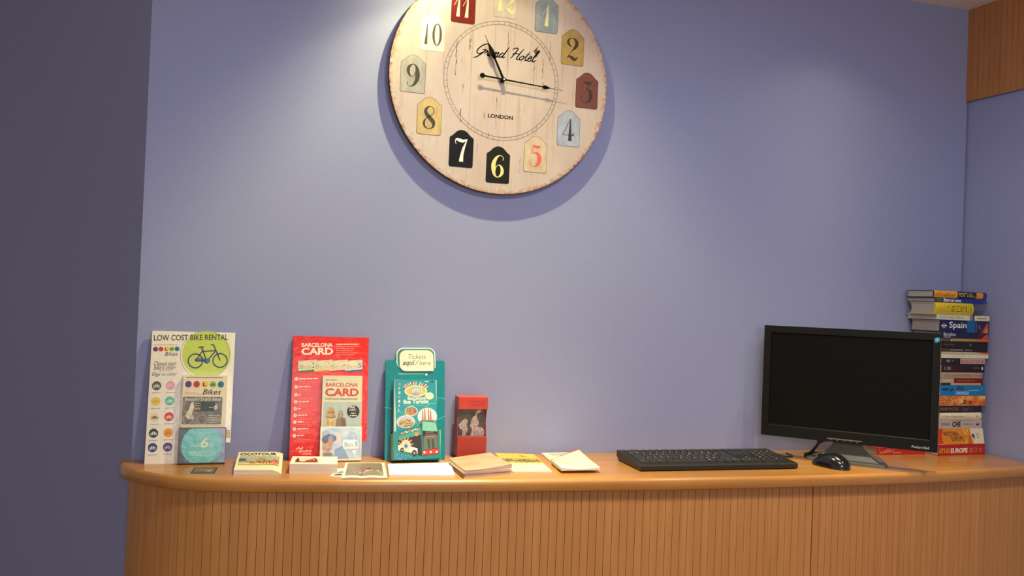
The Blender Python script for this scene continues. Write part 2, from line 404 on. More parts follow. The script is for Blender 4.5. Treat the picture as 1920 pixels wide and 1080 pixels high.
cyl = lambda r, y: [(r*math.cos(2*PI*k/NS), y, r*math.sin(2*PI*k/NS)) for k in range(NS)]
mb.loft([cyl(CR-.001, .0), cyl(CR, .001)], CREAM, cap=False); mb.loft([cyl(CR, .001), cyl(CR, .008)], BLACK, cap=False)
mb.poly(cyl(CR-.001, 0), CREAM); mb.poly(cyl(CR, .008)[::-1], BLACK)
pr = Print(mb, (0, 0, 0), (1, 0, 0), (0, 0, 1), (0, -1, 0))
for r in (.1578, .1492): pr.ring(0, 0, r-.0005, r+.0005, DK, 2, 120)
for k in range(60):
    a = 2*PI*k/60; pr.stroke([(.1492*math.cos(a), .1492*math.sin(a)), (.1578*math.cos(a), .1578*math.sin(a))], .0008, DK, 2, 0)
for x, za, zb in ((-.205, -.215, .2), (-.16, .0, .24), (-.085, -.27, .13), (.012, -.29, .285), (.095, -.26, .1), (.13, .06, .25), (.2, -.2, .1), (-.1, .16, .26)):
    pr.rect(x-.0003, za, x+.0003, zb, LINE, 1)
rnd = random.Random(11)
def crack(x, z0, z1, wd):
    n_ = max(3, int(abs(z1-z0)/.006)); pts = [(x+rnd.uniform(-.0012, .0012), z0+(z1-z0)*k/n_, wd*rnd.uniform(.2, 1)) for k in range(n_+1)]; pr.stroke(pts, 0, CRACK, 1, 2)
for c in ((-.1265, .088, .0, .003), (-.092, .1, .07, .003), (-.09, .115, .09, .0016), (-.111, .05, .035, .0015), (-.105, -.02, -.045, .002), (-.108, -.085, -.12, .003),
          (.088, .06, -.005, .002), (.112, .07, .02, .0022), (.115, .01, -.01, .002), (-.012, -.045, -.085, .0022), (-.045, -.09, -.105, .002), (.094, .09, .075, .002), (.012, .13, .05, .0013),
          (-.03, -.14, -.15, .002), (.13, .12, .07, .0015), (-.012, -.1, -.13, .0014), (.05, .06, .05, .001), (-.06, -.17, -.2, .0016), (.06, -.2, -.24, .0014)): crack(*c)
pr.poly([(.083, .09), (.09, .082), (.1, .088), (.093, .095), (.098, .105), (.092, .1)], CRACK, 1)
# "Grand Hotel" written by hand: each letter a few pen strokes in an upright em box, then slanted
SCRIPT = {
 'G': ([[(.95, .86), (.72, 1.0), (.4, .88), (.12, .5), (.14, .2), (.4, .12), (.68, .32), (.78, .48)], [(.45, .48), (.78, .5), (.6, .2), (.3, -.16), (.02, -.28)]], .78),
 'r': ([[(0, .1), (.16, .44), (.2, .34), (.38, .38)], [(.3, .38), (.28, .12), (.36, .04), (.5, .14)]], .36),
 'a': ([[(.42, .36), (.2, .4), (.03, .14), (.14, .02), (.34, .16), (.44, .38), (.38, .1), (.48, .02), (.62, .14)]], .46),
 'n': ([[(.02, .4), (.1, .4), (.06, .02)], [(.07, .12), (.24, .38), (.34, .36), (.3, .06), (.4, .02), (.52, .14)]], .44),
 'd': ([[(.4, .36), (.2, .4), (.03, .14), (.14, .02), (.34, .16), (.46, .6), (.54, .98)], [(.46, .6), (.36, .1), (.46, .02), (.58, .14)]], .5),
 'H': ([[(.05, .8), (.25, .94), (.5, .92), (.36, .4), (.22, .02)], [(.2, .44), (.5, .5), (.86, .5)], [(1.0, .98), (.84, .6), (.72, .1), (.84, .02), (.98, .12)]], .92),
 'o': ([[(.24, .4), (.06, .2), (.1, .02), (.3, .06), (.38, .28), (.26, .4), (.36, .32), (.52, .34)]], .44),
 't': ([[(.22, .8), (.12, .3), (.14, .03), (.26, .04), (.4, .16)], [(.0, .52), (.36, .56)]], .3),
 'e': ([[(.06, .18), (.26, .26), (.3, .38), (.16, .4), (.04, .16), (.14, .0), (.32, .06), (.44, .16)]], .36),
 'l': ([[(.06, .14), (.3, .7), (.34, .98), (.22, .9), (.1, .3), (.14, .02), (.3, .06), (.42, .16)]], .34)}
def script(pr, s, x, y, em, wd, mat, L, slant=.42):
    for ch in s:
        if ch == ' ': x += em*.34; continue
        st, adv = SCRIPT[ch]
        for line in st:
            pts = [(x+(a+b*slant)*em, y+b*em) for a, b in line]; k = len(pts)
            pr.stroke([(q[0], q[1], wd*(.55 if i in (0, k-1) else 1)) for i, q in enumerate(pts)], wd, mat, L, 6)
        x += adv*em
script(pr, 'Grand Hotel', -.079, .0610, .0318, .0030, BLACK, 3)
pr.text('LONDON', -.0345, -.1003, .0345, -.0900, BLACK, 3, .028)
mb.build('clock_face', clock)
# number plaques
def digit(pr, ch, x, y, w, h, mat, L):
    """one high-contrast Didone numeral in the box (x,y,w,h)"""
    f = lambda a, b: (x+a*w, y+b*h)
    def st(pts): pr.stroke([(*f(a, b), (t*1.28 if t > .08 else t)*w) for a, b, t in pts], 0, mat, L, 6)
    def pg(pts): pr.poly([f(a, b) for a, b in pts], mat, L)
    def ell(cx, cy, ro, ri, ho, hi):
        P = []
        for k in range(41):
            a = 2*PI*k/40; P += [pr.p(*f(cx+ri*math.cos(a), cy+hi*math.sin(a)), L), pr.p(*f(cx+ro*math.cos(a), cy+ho*math.sin(a)), L)]
        pr.mb.shared(P, [(2*k, 2*k+1, 2*k+3, 2*k+2) for k in range(40)], mat)
    if ch == '1': pg([(.60, 1), (.68, 1), (.72, 0), (.28, 0)]); st([(.62, .93, .05), (.02, .5, .05)])
    if ch == '0': ell(.5, .5, .5, .24, .5, .46)
    if ch == '2':
        st([(.44, .58, .03), (.32, .62, .10), (.16, .70, .16), (.10, .80, .17), (.2, .92, .1), (.45, .985, .05), (.72, .92, .14), (.86, .76, .24), (.74, .58, .2), (.46, .4, .07), (.2, .2, .05), (.06, .05, .05)])
        st([(.06, .05, .05), (.24, .15, .1), (.44, .1, .2), (.66, .03, .2), (.84, .05, .12), (.98, .18, .03)])
    if ch == '3':
        pg([(.18, 1), (.9, .96), (.86, .88), (.6, .84), (.34, .86)]); st([(.86, .93, .05), (.42, .6, .05)])
        st([(.40, .60, .05), (.62, .62, .1), (.82, .5, .22), (.86, .3, .26), (.72, .1, .16), (.42, .02, .06), (.14, .1, .05), (.06, .24, .06), (.2, .36, .05)])
    if ch == '4': st([(.62, 1, .04), (.03, .26, .05)]); st([(.03, .26, .05), (.98, .26, .05)]); pg([(.6, 1), (.68, 1), (.82, 0), (.5, 0)]); pg([(.8, .26), (.98, .4), (.98, .24)])
    if ch == '5':
        pg([(.3, 1), (.5, .94), (.9, .98), (.86, .86), (.6, .82), (.32, .88)]); st([(.32, .98, .05), (.22, .55, .05)])
        st([(.22, .56, .05), (.5, .64, .1), (.78, .54, .22), (.86, .32, .27), (.7, .1, .16), (.4, .02, .06), (.12, .1, .05), (.04, .26, .06)])
    if ch in '69':
        g = (lambda a, b: (a, b)) if ch == '6' else (lambda a, b: (1-a, 1-b))
        def st2(pts): st([(*g(a, b), t) for a, b, t in pts])
        st2([(.9, .78, .06), (.92, .9, .05), (.7, .985, .05), (.4, .9, .14), (.17, .66, .25), (.14, .4, .27), (.24, .14, .16), (.5, .02, .06), (.8, .14, .17), (.88, .32, .2), (.76, .5, .12), (.54, .56, .05), (.36, .46, .05), (.3, .32, .05)])
    if ch == '7':
        st([(.0, .86, .03), (.1, .96, .12), (.34, .93, .2), (.62, .9, .18), (.84, .95, .1), (.98, .99, .03)]); st([(.0, .86, .05), (.08, .75, .04)])
        pg([(.98, .99), (.9, .94), (.6, .6), (.42, .22), (.36, 0), (.7, 0), (.7, .3), (.8, .6)])
    if ch == '8':
        st([(.86, .84, .07), (.66, .97, .05), (.4, .95, .1), (.2, .8, .18), (.28, .64, .22), (.56, .48, .26), (.84, .3, .24), (.82, .1, .12), (.5, .02, .05), (.2, .08, .1), (.1, .26, .14), (.24, .44, .07), (.56, .56, .05), (.8, .68, .06), (.86, .84, .07)])
PLAQ = [(9, -.2376, -.0091, (204, 196, 180), (58, 48, 44), 'pale grey-green'), (10, -.1921, .1039, (250, 244, 222), (84, 66, 54), 'cream white'), (11, -.1134, .1868, (150, 44, 38), (240, 222, 190), 'dark red'),
        (12, .0001, .2165, (236, 214, 196), (232, 208, 140), 'faded cream'), (1, .1163, .1923, (164, 172, 178), (214, 202, 160), 'grey-blue'), (2, .1946, .1141, (200, 164, 96), (66, 40, 30), 'ochre'),
        (3, .2411, .0015, (140, 84, 76), (58, 40, 40), 'mottled red-brown'), (4, .1929, -.1067, (196, 200, 214), (56, 48, 50), 'pale blue-grey'), (5, .1017, -.1856, (238, 210, 172), (214, 84, 72), 'pale yellow'),
        (6, -.0008, -.2228, (42, 38, 34), (226, 206, 140), 'black'), (7, -.1021, -.1894, (34, 32, 40), (236, 230, 218), 'blue-black'), (8, -.1902, -.1129, (240, 204, 142), (58, 48, 40), 'warm yellow')]
def plaque_outline(w, h, k=0):
    """tombstone plate with an ogee top, grown by k"""
    hw = w/2+k; top = h/2+k; bot = -h/2-k; r = .005
    pts = [(-hw+r, bot), (hw-r, bot), (hw-r*.3, bot+r*.3), (hw, bot+r), (hw, top-.022), (hw-.003, top-.018)]
    pts += [(hw*.8, top-.0165), (hw*.62, top-.011), (hw*.42, top-.0045), (hw*.2, top-.0008), (0, top), (-hw*.2, top-.0008), (-hw*.42, top-.0045), (-hw*.62, top-.011), (-hw*.8, top-.0165)]
    return pts+[(-hw+.003, top-.018), (-hw, top-.022), (-hw, bot+r), (-hw+r*.3, bot+r*.3)]
for num, x, z, c, dcol, cname in PLAQ:
    if num != 10: c = tuple(int(v*k) for v, k in zip(c, (.86, .87, .93)))
    if num not in (5, 12): dcol = tuple(int(v*.8) for v in dcol) if max(dcol) < 100 else dcol
    mb = MB(); pq = Print(mb, (x, -.0003, z), (1, 0, 0), (0, 0, 1), (0, -1, 0))
    worn = tuple(int(v*.45+20) if num not in (10, 12, 11) else int(v*.8) for v in c)
    body = blotch('plaque_%d' % num, [(.3, tuple(int(v*.88) for v in c)), (.65, c), (.8, tuple(min(255, int(v*1.1+6)) for v in c))], (60, 60, 30) if num != 3 else (160, 160, 160), .7, spec=.12)
    pts = plaque_outline(.0635, .0965, .0007); mb.prism(pts, lambda a, b, d: (x+a, -d, z+b), 0, .0004, ink(worn, .6))
    pq.poly(plaque_outline(.0635, .0965, -.0004), body, 3)
    im = ink(dcol, .6)
    if num == 10: digit(pq, '1', -.026, -.033, .019, .056, im, 4); digit(pq, '0', -.0005, -.034, .0255, .058, im, 4)
    elif num == 11: digit(pq, '1', -.025, -.033, .022, .058, im, 4); digit(pq, '1', -.002, -.033, .022, .058, im, 4)
    elif num == 12: digit(pq, '1', -.027, -.033, .022, .058, im, 4); digit(pq, '2', -.002, -.033, .029, .058, im, 4)
    elif num == 1: digit(pq, '1', -.012, -.031, .024, .058, im, 4)
    else: digit(pq, str(num), -.017, -.034, .033, .06, im, 4)
    mb.build('number_plaque', clock, label='%s plaque with the numeral %d' % (cname, num))
# hands
def hand(name, ang, outline, y, t, label=None):
    mb = MB(); c, s_ = math.cos(ang), math.sin(ang)
    for pts in outline: mb.prism(pts, lambda a, b, d: (a*c-b*s_, d, a*s_+b*c), y-t, y, BLACK)
    return mb.build(name, clock)
def drop(x0, x1, r, n=10):
    """teardrop leaf along x, round end first"""
    xs = [x0+(x1-x0)*(k/n) for k in range(n+1)]; f = lambda t: r*math.sin(PI*min(1, t*1.0)**.62)+.0006
    return [(x, f((x-x0)/(x1-x0))) for x in xs]+[(x, -f((x-x0)/(x1-x0))) for x in xs[::-1]]
bulb = [(-.058+.0066*math.cos(2*PI*k/20)*(1.15 if math.cos(2*PI*k/20) < 0 else 1), .0066*math.sin(2*PI*k/20)) for k in range(20)]
hand('minute_hand', math.atan2(-.0107, .1641), [[(-.056, -.0022), (0, -.0022), (.12, -.0013), (.12, .0013), (0, .0022), (-.056, .0022)], bulb, drop(.108, .13, .0046), [(.125, -.0006), (.166, -.0004), (.166, .0004), (.125, .0006)]], -.0165, .0008)
hand('hour_hand', math.atan2(.1106, -.0558), [[(0, -.0034), (.07, -.0026), (.07, .0026), (0, .0034)], drop(.056, .104, .0062), [(.095, -.0012), (.124, -.0004), (.124, .0004), (.095, .0012)]], -.0145, .0008)
mb = MB(); cy2 = lambda r, y: [(r*math.cos(2*PI*k/20), y, r*math.sin(2*PI*k/20)) for k in range(20)]
mb.loft([cy2(.0055, -.0002), cy2(.0055, -.0185), cy2(.004, -.0195)], BLACK); mb.loft([cy2(.0028, -.0194), cy2(.0024, -.0204)], ink((206, 196, 176), .25, metal=1.0)); mb.build('hub', clock, smooth=40)
mb = MB(); mb.box(-.03, .03, .008, .0248, -.03, .03, BLACK); mb.build('movement_box', clock)

# ================================================================ display boards and leaflets
def lean_frame(xl, yb, h, top_y):
    th = math.atan2(top_y-yb, h); return (xl, yb, CT), (-th, 0, 0)
PAPER = ink((238, 230, 214), .6)
def bike_icon(pr, cx, cy, s, mat, L, wd=None, k=1):
    """k = +1 when the design y axis points up, -1 when it points down"""
    wd = wd or s*.09; f = lambda a, b: (cx+a*s, cy+b*s*k)
    for wx in (-.62, .62): pr.ring(*f(wx, -.28), s*.36-wd/2, s*.36+wd/2, mat, L, 24)
    for a in ([(-.62, -.28), (-.22, .3)], [(-.62, -.28), (-.05, -.3)], [(-.05, -.3), (-.32, .42)], [(-.22, .2), (.38, .24)], [(-.05, -.3), (.38, .2)], [(.62, -.28), (.3, .52)], [(.16, .56), (.32, .52)], [(-.48, .42), (-.18, .44)]):
        pr.stroke([f(*q) for q in a], wd, mat, L, 0)
    pr.disc(*f(-.05, -.3), s*.13, mat, L)

# ---------- bike rental board
loc, rot = lean_frame(-.8305, -.056, .31, -.008)
BW, BH = .188, .311
board_sheet = ink((232, 220, 204), .45, .4); BRD = loc, rot
bike = empty('display_stand', loc, rot, label='cream bike rental display board with a green disc, at the left end of the counter', cat='display stand', group='leaflet display boards on the counter')
mb = MB(); out = [(0, 0), (.155, 0), (.155, .048), (BW, .048), (BW, BH), (0, BH)]
mb.prism(out, lambda a, b, d: (a, d, b), 0, .0035, board_sheet)
m2 = px_map((284, 621), (438, 626), (272, 869), BW, BH)
pr = Print(mb, (0, 0, 0), (1, 0, 0), (0, 0, 1), (0, -1, 0), m2)
TXT = ink((52, 46, 42), .5); GREEN = ink((188, 200, 70), .45, .35); BKB = ink((56, 62, 84), .5); GREY = ink((150, 140, 128), .5)
pr.disc(384, 667, 45.5, GREEN, 1); pr.ring(381, 668, 45.4, 46.2, GREY, 2)
pr.text('LOW COST BIKE RENTAL', 287, 640, 424, 629, TXT, 3, .012)
bike_icon(pr, 386, 669, 37, BKB, 3, 2.3, -1)
pr.stroke([(362, 678), (372, 676), (386, 679)], 5, ink((84, 108, 168), .5), 2, 4); pr.disc(386, 679, 4.5, ink((64, 120, 130), .5), 4)
def color_logo(pr, x, y, r, L, sx):
    for k, (c, ch) in enumerate((((104, 64, 120), 'C'), ((206, 60, 56), 'O'), ((240, 190, 50), 'L'), ((170, 190, 60), 'o'), ((52, 130, 150), 'R'))):
        cx = x+k*sx; pr.disc(cx, y, r, ink(c, .5), L); cc = {'C': (60, 36, 80), 'O': (150, 30, 36), 'L': (80, 60, 30), 'o': (90, 120, 30), 'R': (24, 70, 100)}[ch]
        if ch == 'o': bike_icon(pr, cx, y, r*.75, ink(cc, .5), L+1, r*.16, -1)
        else: pr.text(ch, cx-r*.5, y+r*.58, cx+r*.5, y-r*.58, ink(cc, .5), L+1, .02)
color_logo(pr, 290, 656, 4.6, 2, 9.8); pr.greek(286, 648, 330, .9, GREY, 2)
pr.text('Bikes', 308, 669, 330, 661.5, TXT, 2, .0, .25)
pr.text('Choose your', 287, 690, 328, 679, TXT, 2, 0, .3); pr.text("bike's color", 288, 695, 327, 686.5, TXT, 2, 0, .3)
pr.greek(294, 697.5, 320, .7, GREY, 2); pr.text('Elige tu color', 284.5, 708.5, 329, 700, TXT, 2, 0, .3)
DOTS = [((86, 82, 72), (222, 220, 210)), ((226, 160, 176), (240, 200, 206)), ((232, 196, 84), (222, 178, 60)), ((92, 184, 168), (220, 238, 230)), ((232, 214, 176), (90, 78, 60)), ((214, 62, 72), (250, 220, 214)), ((34, 56, 40), (230, 236, 226)), ((240, 158, 62), (226, 134, 40)), ((46, 58, 120), (220, 224, 240)), ((92, 64, 120), (214, 200, 226))]
for k, (c, c2) in enumerate(DOTS):
    row, colm = divmod(k, 2); y = (725, 754, 783.5, 813.0, 839.5)[row]; x = (292.5-row*1.55 if colm == 0 else 317.5-row*1.1)
    pr.disc(x, y, 8.4, ink(c, .5), 2); bike_icon(pr, x, y, 5.6, ink(c2, .5), 3, .9, -1); pr.greek(x-8, y+13.2, x+8, 1.2, GREY, 2)
pr.rect(402, 827, 427.5, 812, ink((214, 186, 140), .6), 2)
mb.build('board', bike)
mb = MB()                                     # folded strut behind the board
mb.prism([(.006, .004), (.02, .004), (.012, .18), (.006, .18)], lambda a, b, d: (d, a, b), .06, .12, board_sheet); mb.build('easel_back', bike)
# pocket
PX0, PX1, PH = .0725, .1775, .0835
mb = MB(); frame = ink((92, 74, 56), .5); dark = ink((50, 54, 66), .4, .3); tealp = ink((72, 172, 166), .4, .4); lt = ink((196, 226, 220), .45)
mb.box(PX0, PX1, -.0165, -.0155, 0, PH, frame)
for a, b in ((PX0, PX0+.0012), (PX1-.0012, PX1)): mb.box(a, b, -.0155, -.0001, 0, PH, frame)
mb.box(PX0, PX1, -.0155, -.0001, 0, .0012, frame)
pk = Print(mb, (PX0, -.0165, 0), (1, 0, 0), (0, 0, 1), (0, -1, 0), px_map((333, 805), (420.5, 806), (331.7, 871), PX1-PX0, PH))
pk.rect(334, 807, 419, 870, dark, 1); pk.poly([(390, 807), (419, 807), (419, 870), (398, 870)], ink((112, 130, 160), .4, .4), 2)
pts = [(375+37.5*math.cos(2*PI*k/40), 838.5+36*math.sin(2*PI*k/40)) for k in range(40)]
pk.poly([(x, min(max(y, 807.2), 869.8)) for x, y in pts], tealp, 3)
pk.text('from', 355, 842, 372, 835, lt, 4, 0, .3); pk.text('6', 374, 843, 388, 824, ink((228, 232, 196), .45), 4, .02, .2); pk.text('/€', 389, 842.5, 398, 831, lt, 4, 0, .2)
pk.greek(362, 816, 392, 1.2, lt, 4)
for yy in (849, 852.5, 856): pk.greek(352+abs(yy-852)*.6, yy, 402, 1.5, lt, 4)
mb.build('pocket', bike, label='teal printed pocket front reading from 6 euro')
# leaflet standing in the pocket
lf = empty('leaflet', loc, rot, label='cream bike hire leaflet standing in the pocket of the bike rental board', cat='leaflet', group='leaflets standing in display pockets')
mb = MB(); mb.box(.0755, .1745, -.0105, -.0015, .0022, .2065, PAPER); cream = ink((230, 212, 178), .5, .15)
pl = Print(mb, (.0755, -.0105, .0), (1, 0, 0), (0, 0, 1), (0, -1, 0), lambda x, y: ((x-339)/83*.099, .2065-(y-708)/97*.1236))
pl.rect(339, 708, 422, 805, cream, 1); pl.greek(345, 712.5, 414, 1.3, TXT, 2)
color_logo(pl, 349, 725, 6.2, 2, 15.3); pl.text('Bikes', 378, 744, 411, 734, TXT, 3, .01, .3); pl.greek(343, 740, 362, .9, ink((200, 120, 110), .5), 2); pl.greek(343, 743, 374, .9, ink((200, 120, 110), .5), 2)
photo = blotch('sepia_print', [(.3, (74, 68, 58)), (.55, (110, 100, 84)), (.75, (150, 136, 112))], (70, 70, 70), .45, .2)
pl.rrect(340, 748, 414.5, 799, 3, photo, 2); pl.rect(364, 757, 400, 775, ink((66, 78, 80), .5), 3)
pl.text('Beautiful Dutch Bikes', 344, 755.5, 412, 749.5, ink((232, 226, 208), .5), 4, .006)
lw = ink((224, 214, 190), .5)
pl.poly([(346, 783), (352, 772), (356, 759), (360, 757), (362, 768), (358, 780), (363, 788), (352, 790)], lw, 4); pl.stroke([(360, 771), (374, 772)], 2, ink((190, 130, 110), .5), 4, 0)
for cx in (351, 378): pl.ring(cx, 790, 8.4, 9.2, ink((196, 186, 164), .5), 4, 30)
pl.stroke([(351, 790), (366, 776), (378, 790)], 1.0, ink((170, 160, 140), .5), 4, 0)
pl.text('6', 400, 771.5, 406, 761.5, ink((240, 236, 214), .5), 4, .01, .2); pl.greek(390, 767.5, 398, 1.3, lw, 4)
for k in range(4): pl.greek(390, 783+k*4, 411-k % 2*4, 1.3, lw, 4)
for k in range(3): pl.greek(364, 760+k*4.5, 374, 1.3, lw, 4)
pl.greek(342, 801.5, 415, .8, ink((196, 150, 120), .5), 2)
mb.build('cover', lf)

# ---------- red card board
loc, rot = lean_frame(-.5045, -.047, .305, -.006)
BW, BH = .187, .306; RED = ink((226, 34, 18), .6, .3, spec=.15); red = RED
rb = empty('display_stand', loc, rot, label='bright red city card display board between the bike board and the teal board', cat='display stand', group='leaflet display boards on the counter')
mb = MB(); out = [(0, 0), (.16, 0), (.16, .046), (BW, .046), (BW, BH), (0, BH)]
mb.prism(out, lambda a, b, d: (a, d, b), 0, .004, red, red)
pr = Print(mb, (0, 0, 0), (1, 0, 0), (0, 0, 1), (0, -1, 0), px_map((549, 630), (690, 634), (541.5, 865), BW, BH))
W_ = ink((246, 232, 214), .5); PK = ink((246, 150, 128), .5)
pr.text('BARCELONA', 564, 651.5, 621, 643.5, W_, 1, .022); pr.text('CARD', 563.5, 666.5, 622, 653, W_, 1, .035)
for k in range(6): pr.greek(628, 646.5+k*4.1, (672, 670, 662, 660, 667, 664)[k], 1.6 if k == 0 else 1.1, W_ if k == 0 else PK, 1)
for k, (c, bc, dgt) in enumerate((((40, 110, 60), (60, 130, 60), '2'), ((240, 150, 60), (240, 140, 60), '3'), ((224, 60, 60), (220, 50, 60), '4'), ((70, 120, 200), (50, 100, 190), '5'))):
    x0 = 558+k*28.7; y0 = 678+(.3*k); q = [(x0, y0), (x0+33.5-(k == 3)*1, y0-2.2), (x0+33.5-(k == 3)*1, y0+16.5), (x0, y0+19)]
    pr.poly(q, ink((226, 216, 184), .5), 2+k*2); pr.poly([(x0, y0+19), (x0+33, y0+16.2), (x0+33, y0+19.5), (x0, y0+22)], ink(bc, .5), 2+k*2)
    pr.text('Bcn', x0+3, y0+15, x0+24, y0+7, ink((176, 160, 130), .5), 3+k*2, -.004); pr.text(dgt, x0+24.5, y0+13.5, x0+31.5, y0+4.5, ink(c, .5), 3+k*2, .0)
    pr.greek(x0+3, y0+1.6, x0+10, .8, GREY, 3+k*2); pr.greek(x0+20, y0+.6, x0+29, .8, GREY, 3+k*2)
for k in range(9):
    y = (712, 727, 742, 755, 768, 780.5, 793, 806, 818.5)[k]; x = 554.5-(y-712)*.034
    pr.disc(x, y, 3.1, W_, 1); pr.disc(x+.3, y, 1.2, ink((226, 120, 90), .5), 2); pr.greek(x+5, y, x+(40, 27, 10, 24, 10, 22, 16, 25, 18)[k], 1.9, W_, 1); pr.greek(x+5, y+5, x+(36, 25, 20, 22, 14, 18, 18, 24, 15)[k], .8, PK, 1); pr.greek(x+5, y+8, x+30, .7, PK, 1)
pr.stroke([(554, 844), (559, 841), (564, 844), (566, 839.5)], 1.4, W_, 1); pr.text('barcelona', 559.5, 850, 582, 844.2, W_, 1, .0, .2); pr.greek(565, 853, 581, 1, W_, 1)
mb.build('board', rb)
mb = MB(); mb.prism([(.006, .004), (.018, .004), (.011, .18), (.006, .18)], lambda a, b, d: (d, a, b), .05, .11, red); mb.build('easel_back', rb)
PX0, PX1, PH = .0715, .1725, .083
mb = MB(); fr = ink((236, 226, 206), .45, .3)
mb.box(PX0, PX1, -.0175, -.0165, 0, PH, fr)
for a, b in ((PX0, PX0+.0012), (PX1-.0012, PX1)): mb.box(a, b, -.0165, -.0001, 0, PH, fr)
mb.box(PX0, PX1, -.0165, -.0001, 0, .0012, fr)
pk = Print(mb, (PX0, -.0175, 0), (1, 0, 0), (0, 0, 1), (0, -1, 0), px_map((600, 804), (677, 805), (597.5, 867), PX1-PX0, PH))
skyp = blotch('pale_photo', [(.3, (150, 178, 214)), (.5, (190, 206, 228)), (.7, (228, 232, 238))], (26, 26, 26), .4, .4)
pk.rect(603, 807, 674, 864, skyp, 1)
skin = blotch('pale_face_print', [(.35, (184, 140, 126)), (.65, (216, 178, 164))], (140, 140, 140), .5, .3); hair = ink((96, 106, 130), .5, .3); lb = ink((120, 152, 204), .5, .3); ww = ink((240, 240, 240), .5, .3); pale = ink((222, 206, 208), .5, .3)
pk.disc(610, 818, 8, ink((170, 176, 196), .5, .3), 2, 7); pk.disc(629, 825, 9, pale, 2, 11); pk.disc(617, 826, 12, lb, 2, 8)
pk.disc(612, 839, 9, skin, 3, 13); pk.disc(608, 828, 6, hair, 4, 7); pk.disc(618, 832, 5, ink((196, 150, 134), .5), 4, 7); pk.poly([(604, 852), (604, 864), (624, 864), (620, 852)], ink((150, 140, 150), .5), 4)
pk.disc(606, 842, 3.4, blotch('soft_face_print', [(.35, (176, 128, 112)), (.65, (214, 176, 160))], (180, 180, 180), .5, .3), 5, 6); pk.disc(614, 846, 4, ink((190, 146, 132), .5, .3), 5, 3)
pk.rrect(641, 829, 669, 846, 2, ww, 3); pk.text('Bcn 5', 644, 842, 667, 834, lb, 4, .0)
pk.stroke([(652, 830), (653, 819), (659, 816), (665, 820), (667, 832), (667, 842)], 1.6, ink((170, 186, 220), .5), 4); pk.poly([(657, 849), (666, 849), (662, 858)], ww, 3); pk.poly([(626, 846), (640, 840), (652, 864), (622, 864)], ink((140, 166, 206), .5, .3), 2)
mb.build('pocket', rb, label='pocket front printed with a pale blue photo of laughing faces')
lf = empty('leaflet', loc, rot, label='beige city card leaflet with red lettering standing in the red board', cat='leaflet', group='leaflets standing in display pockets')
mb = MB(); mb.box(.0735, .1715, -.0105, -.0015, .0022, .2085, PAPER)
pl = Print(mb, (.0735, -.0105, 0), (1, 0, 0), (0, 0, 1), (0, -1, 0), lambda x, y: ((x-603)/75*.098, .2085-(y-708)/96*.1255))
beige = ink((220, 206, 172), .45, .15); rl = ink((206, 76, 66), .5)
pl.rect(603, 708, 678, 806, beige, 1); pl.greek(610, 716.5, 630, 1.2, TXT, 2); pl.text('BARCELONA', 609, 729, 670, 721.5, rl, 2, .022); pl.text('CARD', 608.5, 747, 671.5, 732, rl, 2, .035)
pl.text('Unlimited experiences!', 608.5, 755, 669.5, 749.5, TXT, 2, .006)
pl.rect(606, 758, 677, 806, ink((176, 188, 184), .5, .15), 2)
st1 = blotch('sandstone_print', [(.3, (176, 134, 104)), (.6, (206, 168, 126)), (.8, (226, 190, 130))], (150, 150, 150), .5)
pl.poly([(612.5, 806), (613, 788), (627, 788), (627.5, 806)], blotch('golden_stone_print', [(.35, (196, 150, 96)), (.6, (230, 196, 130))], (120, 120, 260), .5), 3)
pl.poly([(610.5, 787.5), (610.5, 784), (612, 781), (611.5, 775), (614, 769.5), (618, 767), (622.5, 767), (626, 770), (628, 776), (627.5, 781), (629.5, 784), (629.5, 787.5)], st1, 4)
dst = ink((104, 74, 58), .5)
for a, b in ((615.5, 777), (623.5, 777)): pl.poly([(a-1.8, b-1.2), (a+1.8, b-.4), (a+1.4, b+1.4), (a-1.4, b+.8)], dst, 5)
pl.stroke([(619.5, 774), (620.5, 781)], .9, dst, 5, 0); pl.stroke([(611, 785.5), (620, 786.8), (629, 785.5)], 1.2, dst, 5); pl.stroke([(617, 790), (620, 797), (618, 806)], 1.3, ink((240, 214, 150), .5), 5)
pl.poly([(629.5, 806), (630, 792), (633, 788), (641, 786.5), (648, 789), (650, 806)], ink((146, 122, 106), .5), 3); pl.poly([(640, 787), (648, 789), (650, 806), (641, 806)], ink((124, 102, 90), .5), 4)
pl.poly([(633.5, 788), (633, 782), (635, 776), (638.5, 773.5), (642, 776), (643.5, 782), (643, 787.5)], ink((170, 138, 116), .5), 4); pl.stroke([(637, 777), (639.5, 780), (638.5, 785)], 1.6, ink((214, 186, 166), .5), 5); pl.disc(640.6, 781.5, 1, dst, 5)
pl.disc(662, 776, 12, ink((52, 48, 44), .5), 3); pl.text('FREE', 655, 769.5, 665, 765.5, W_, 4, .02, .2); pl.text('MAPS', 655, 775, 667, 770.5, W_, 4, .0, .2); pl.greek(658, 779, 667, 1.6, W_, 4); pl.greek(656, 783.5, 669, 2.2, W_, 4)
mb.build('cover', lf)

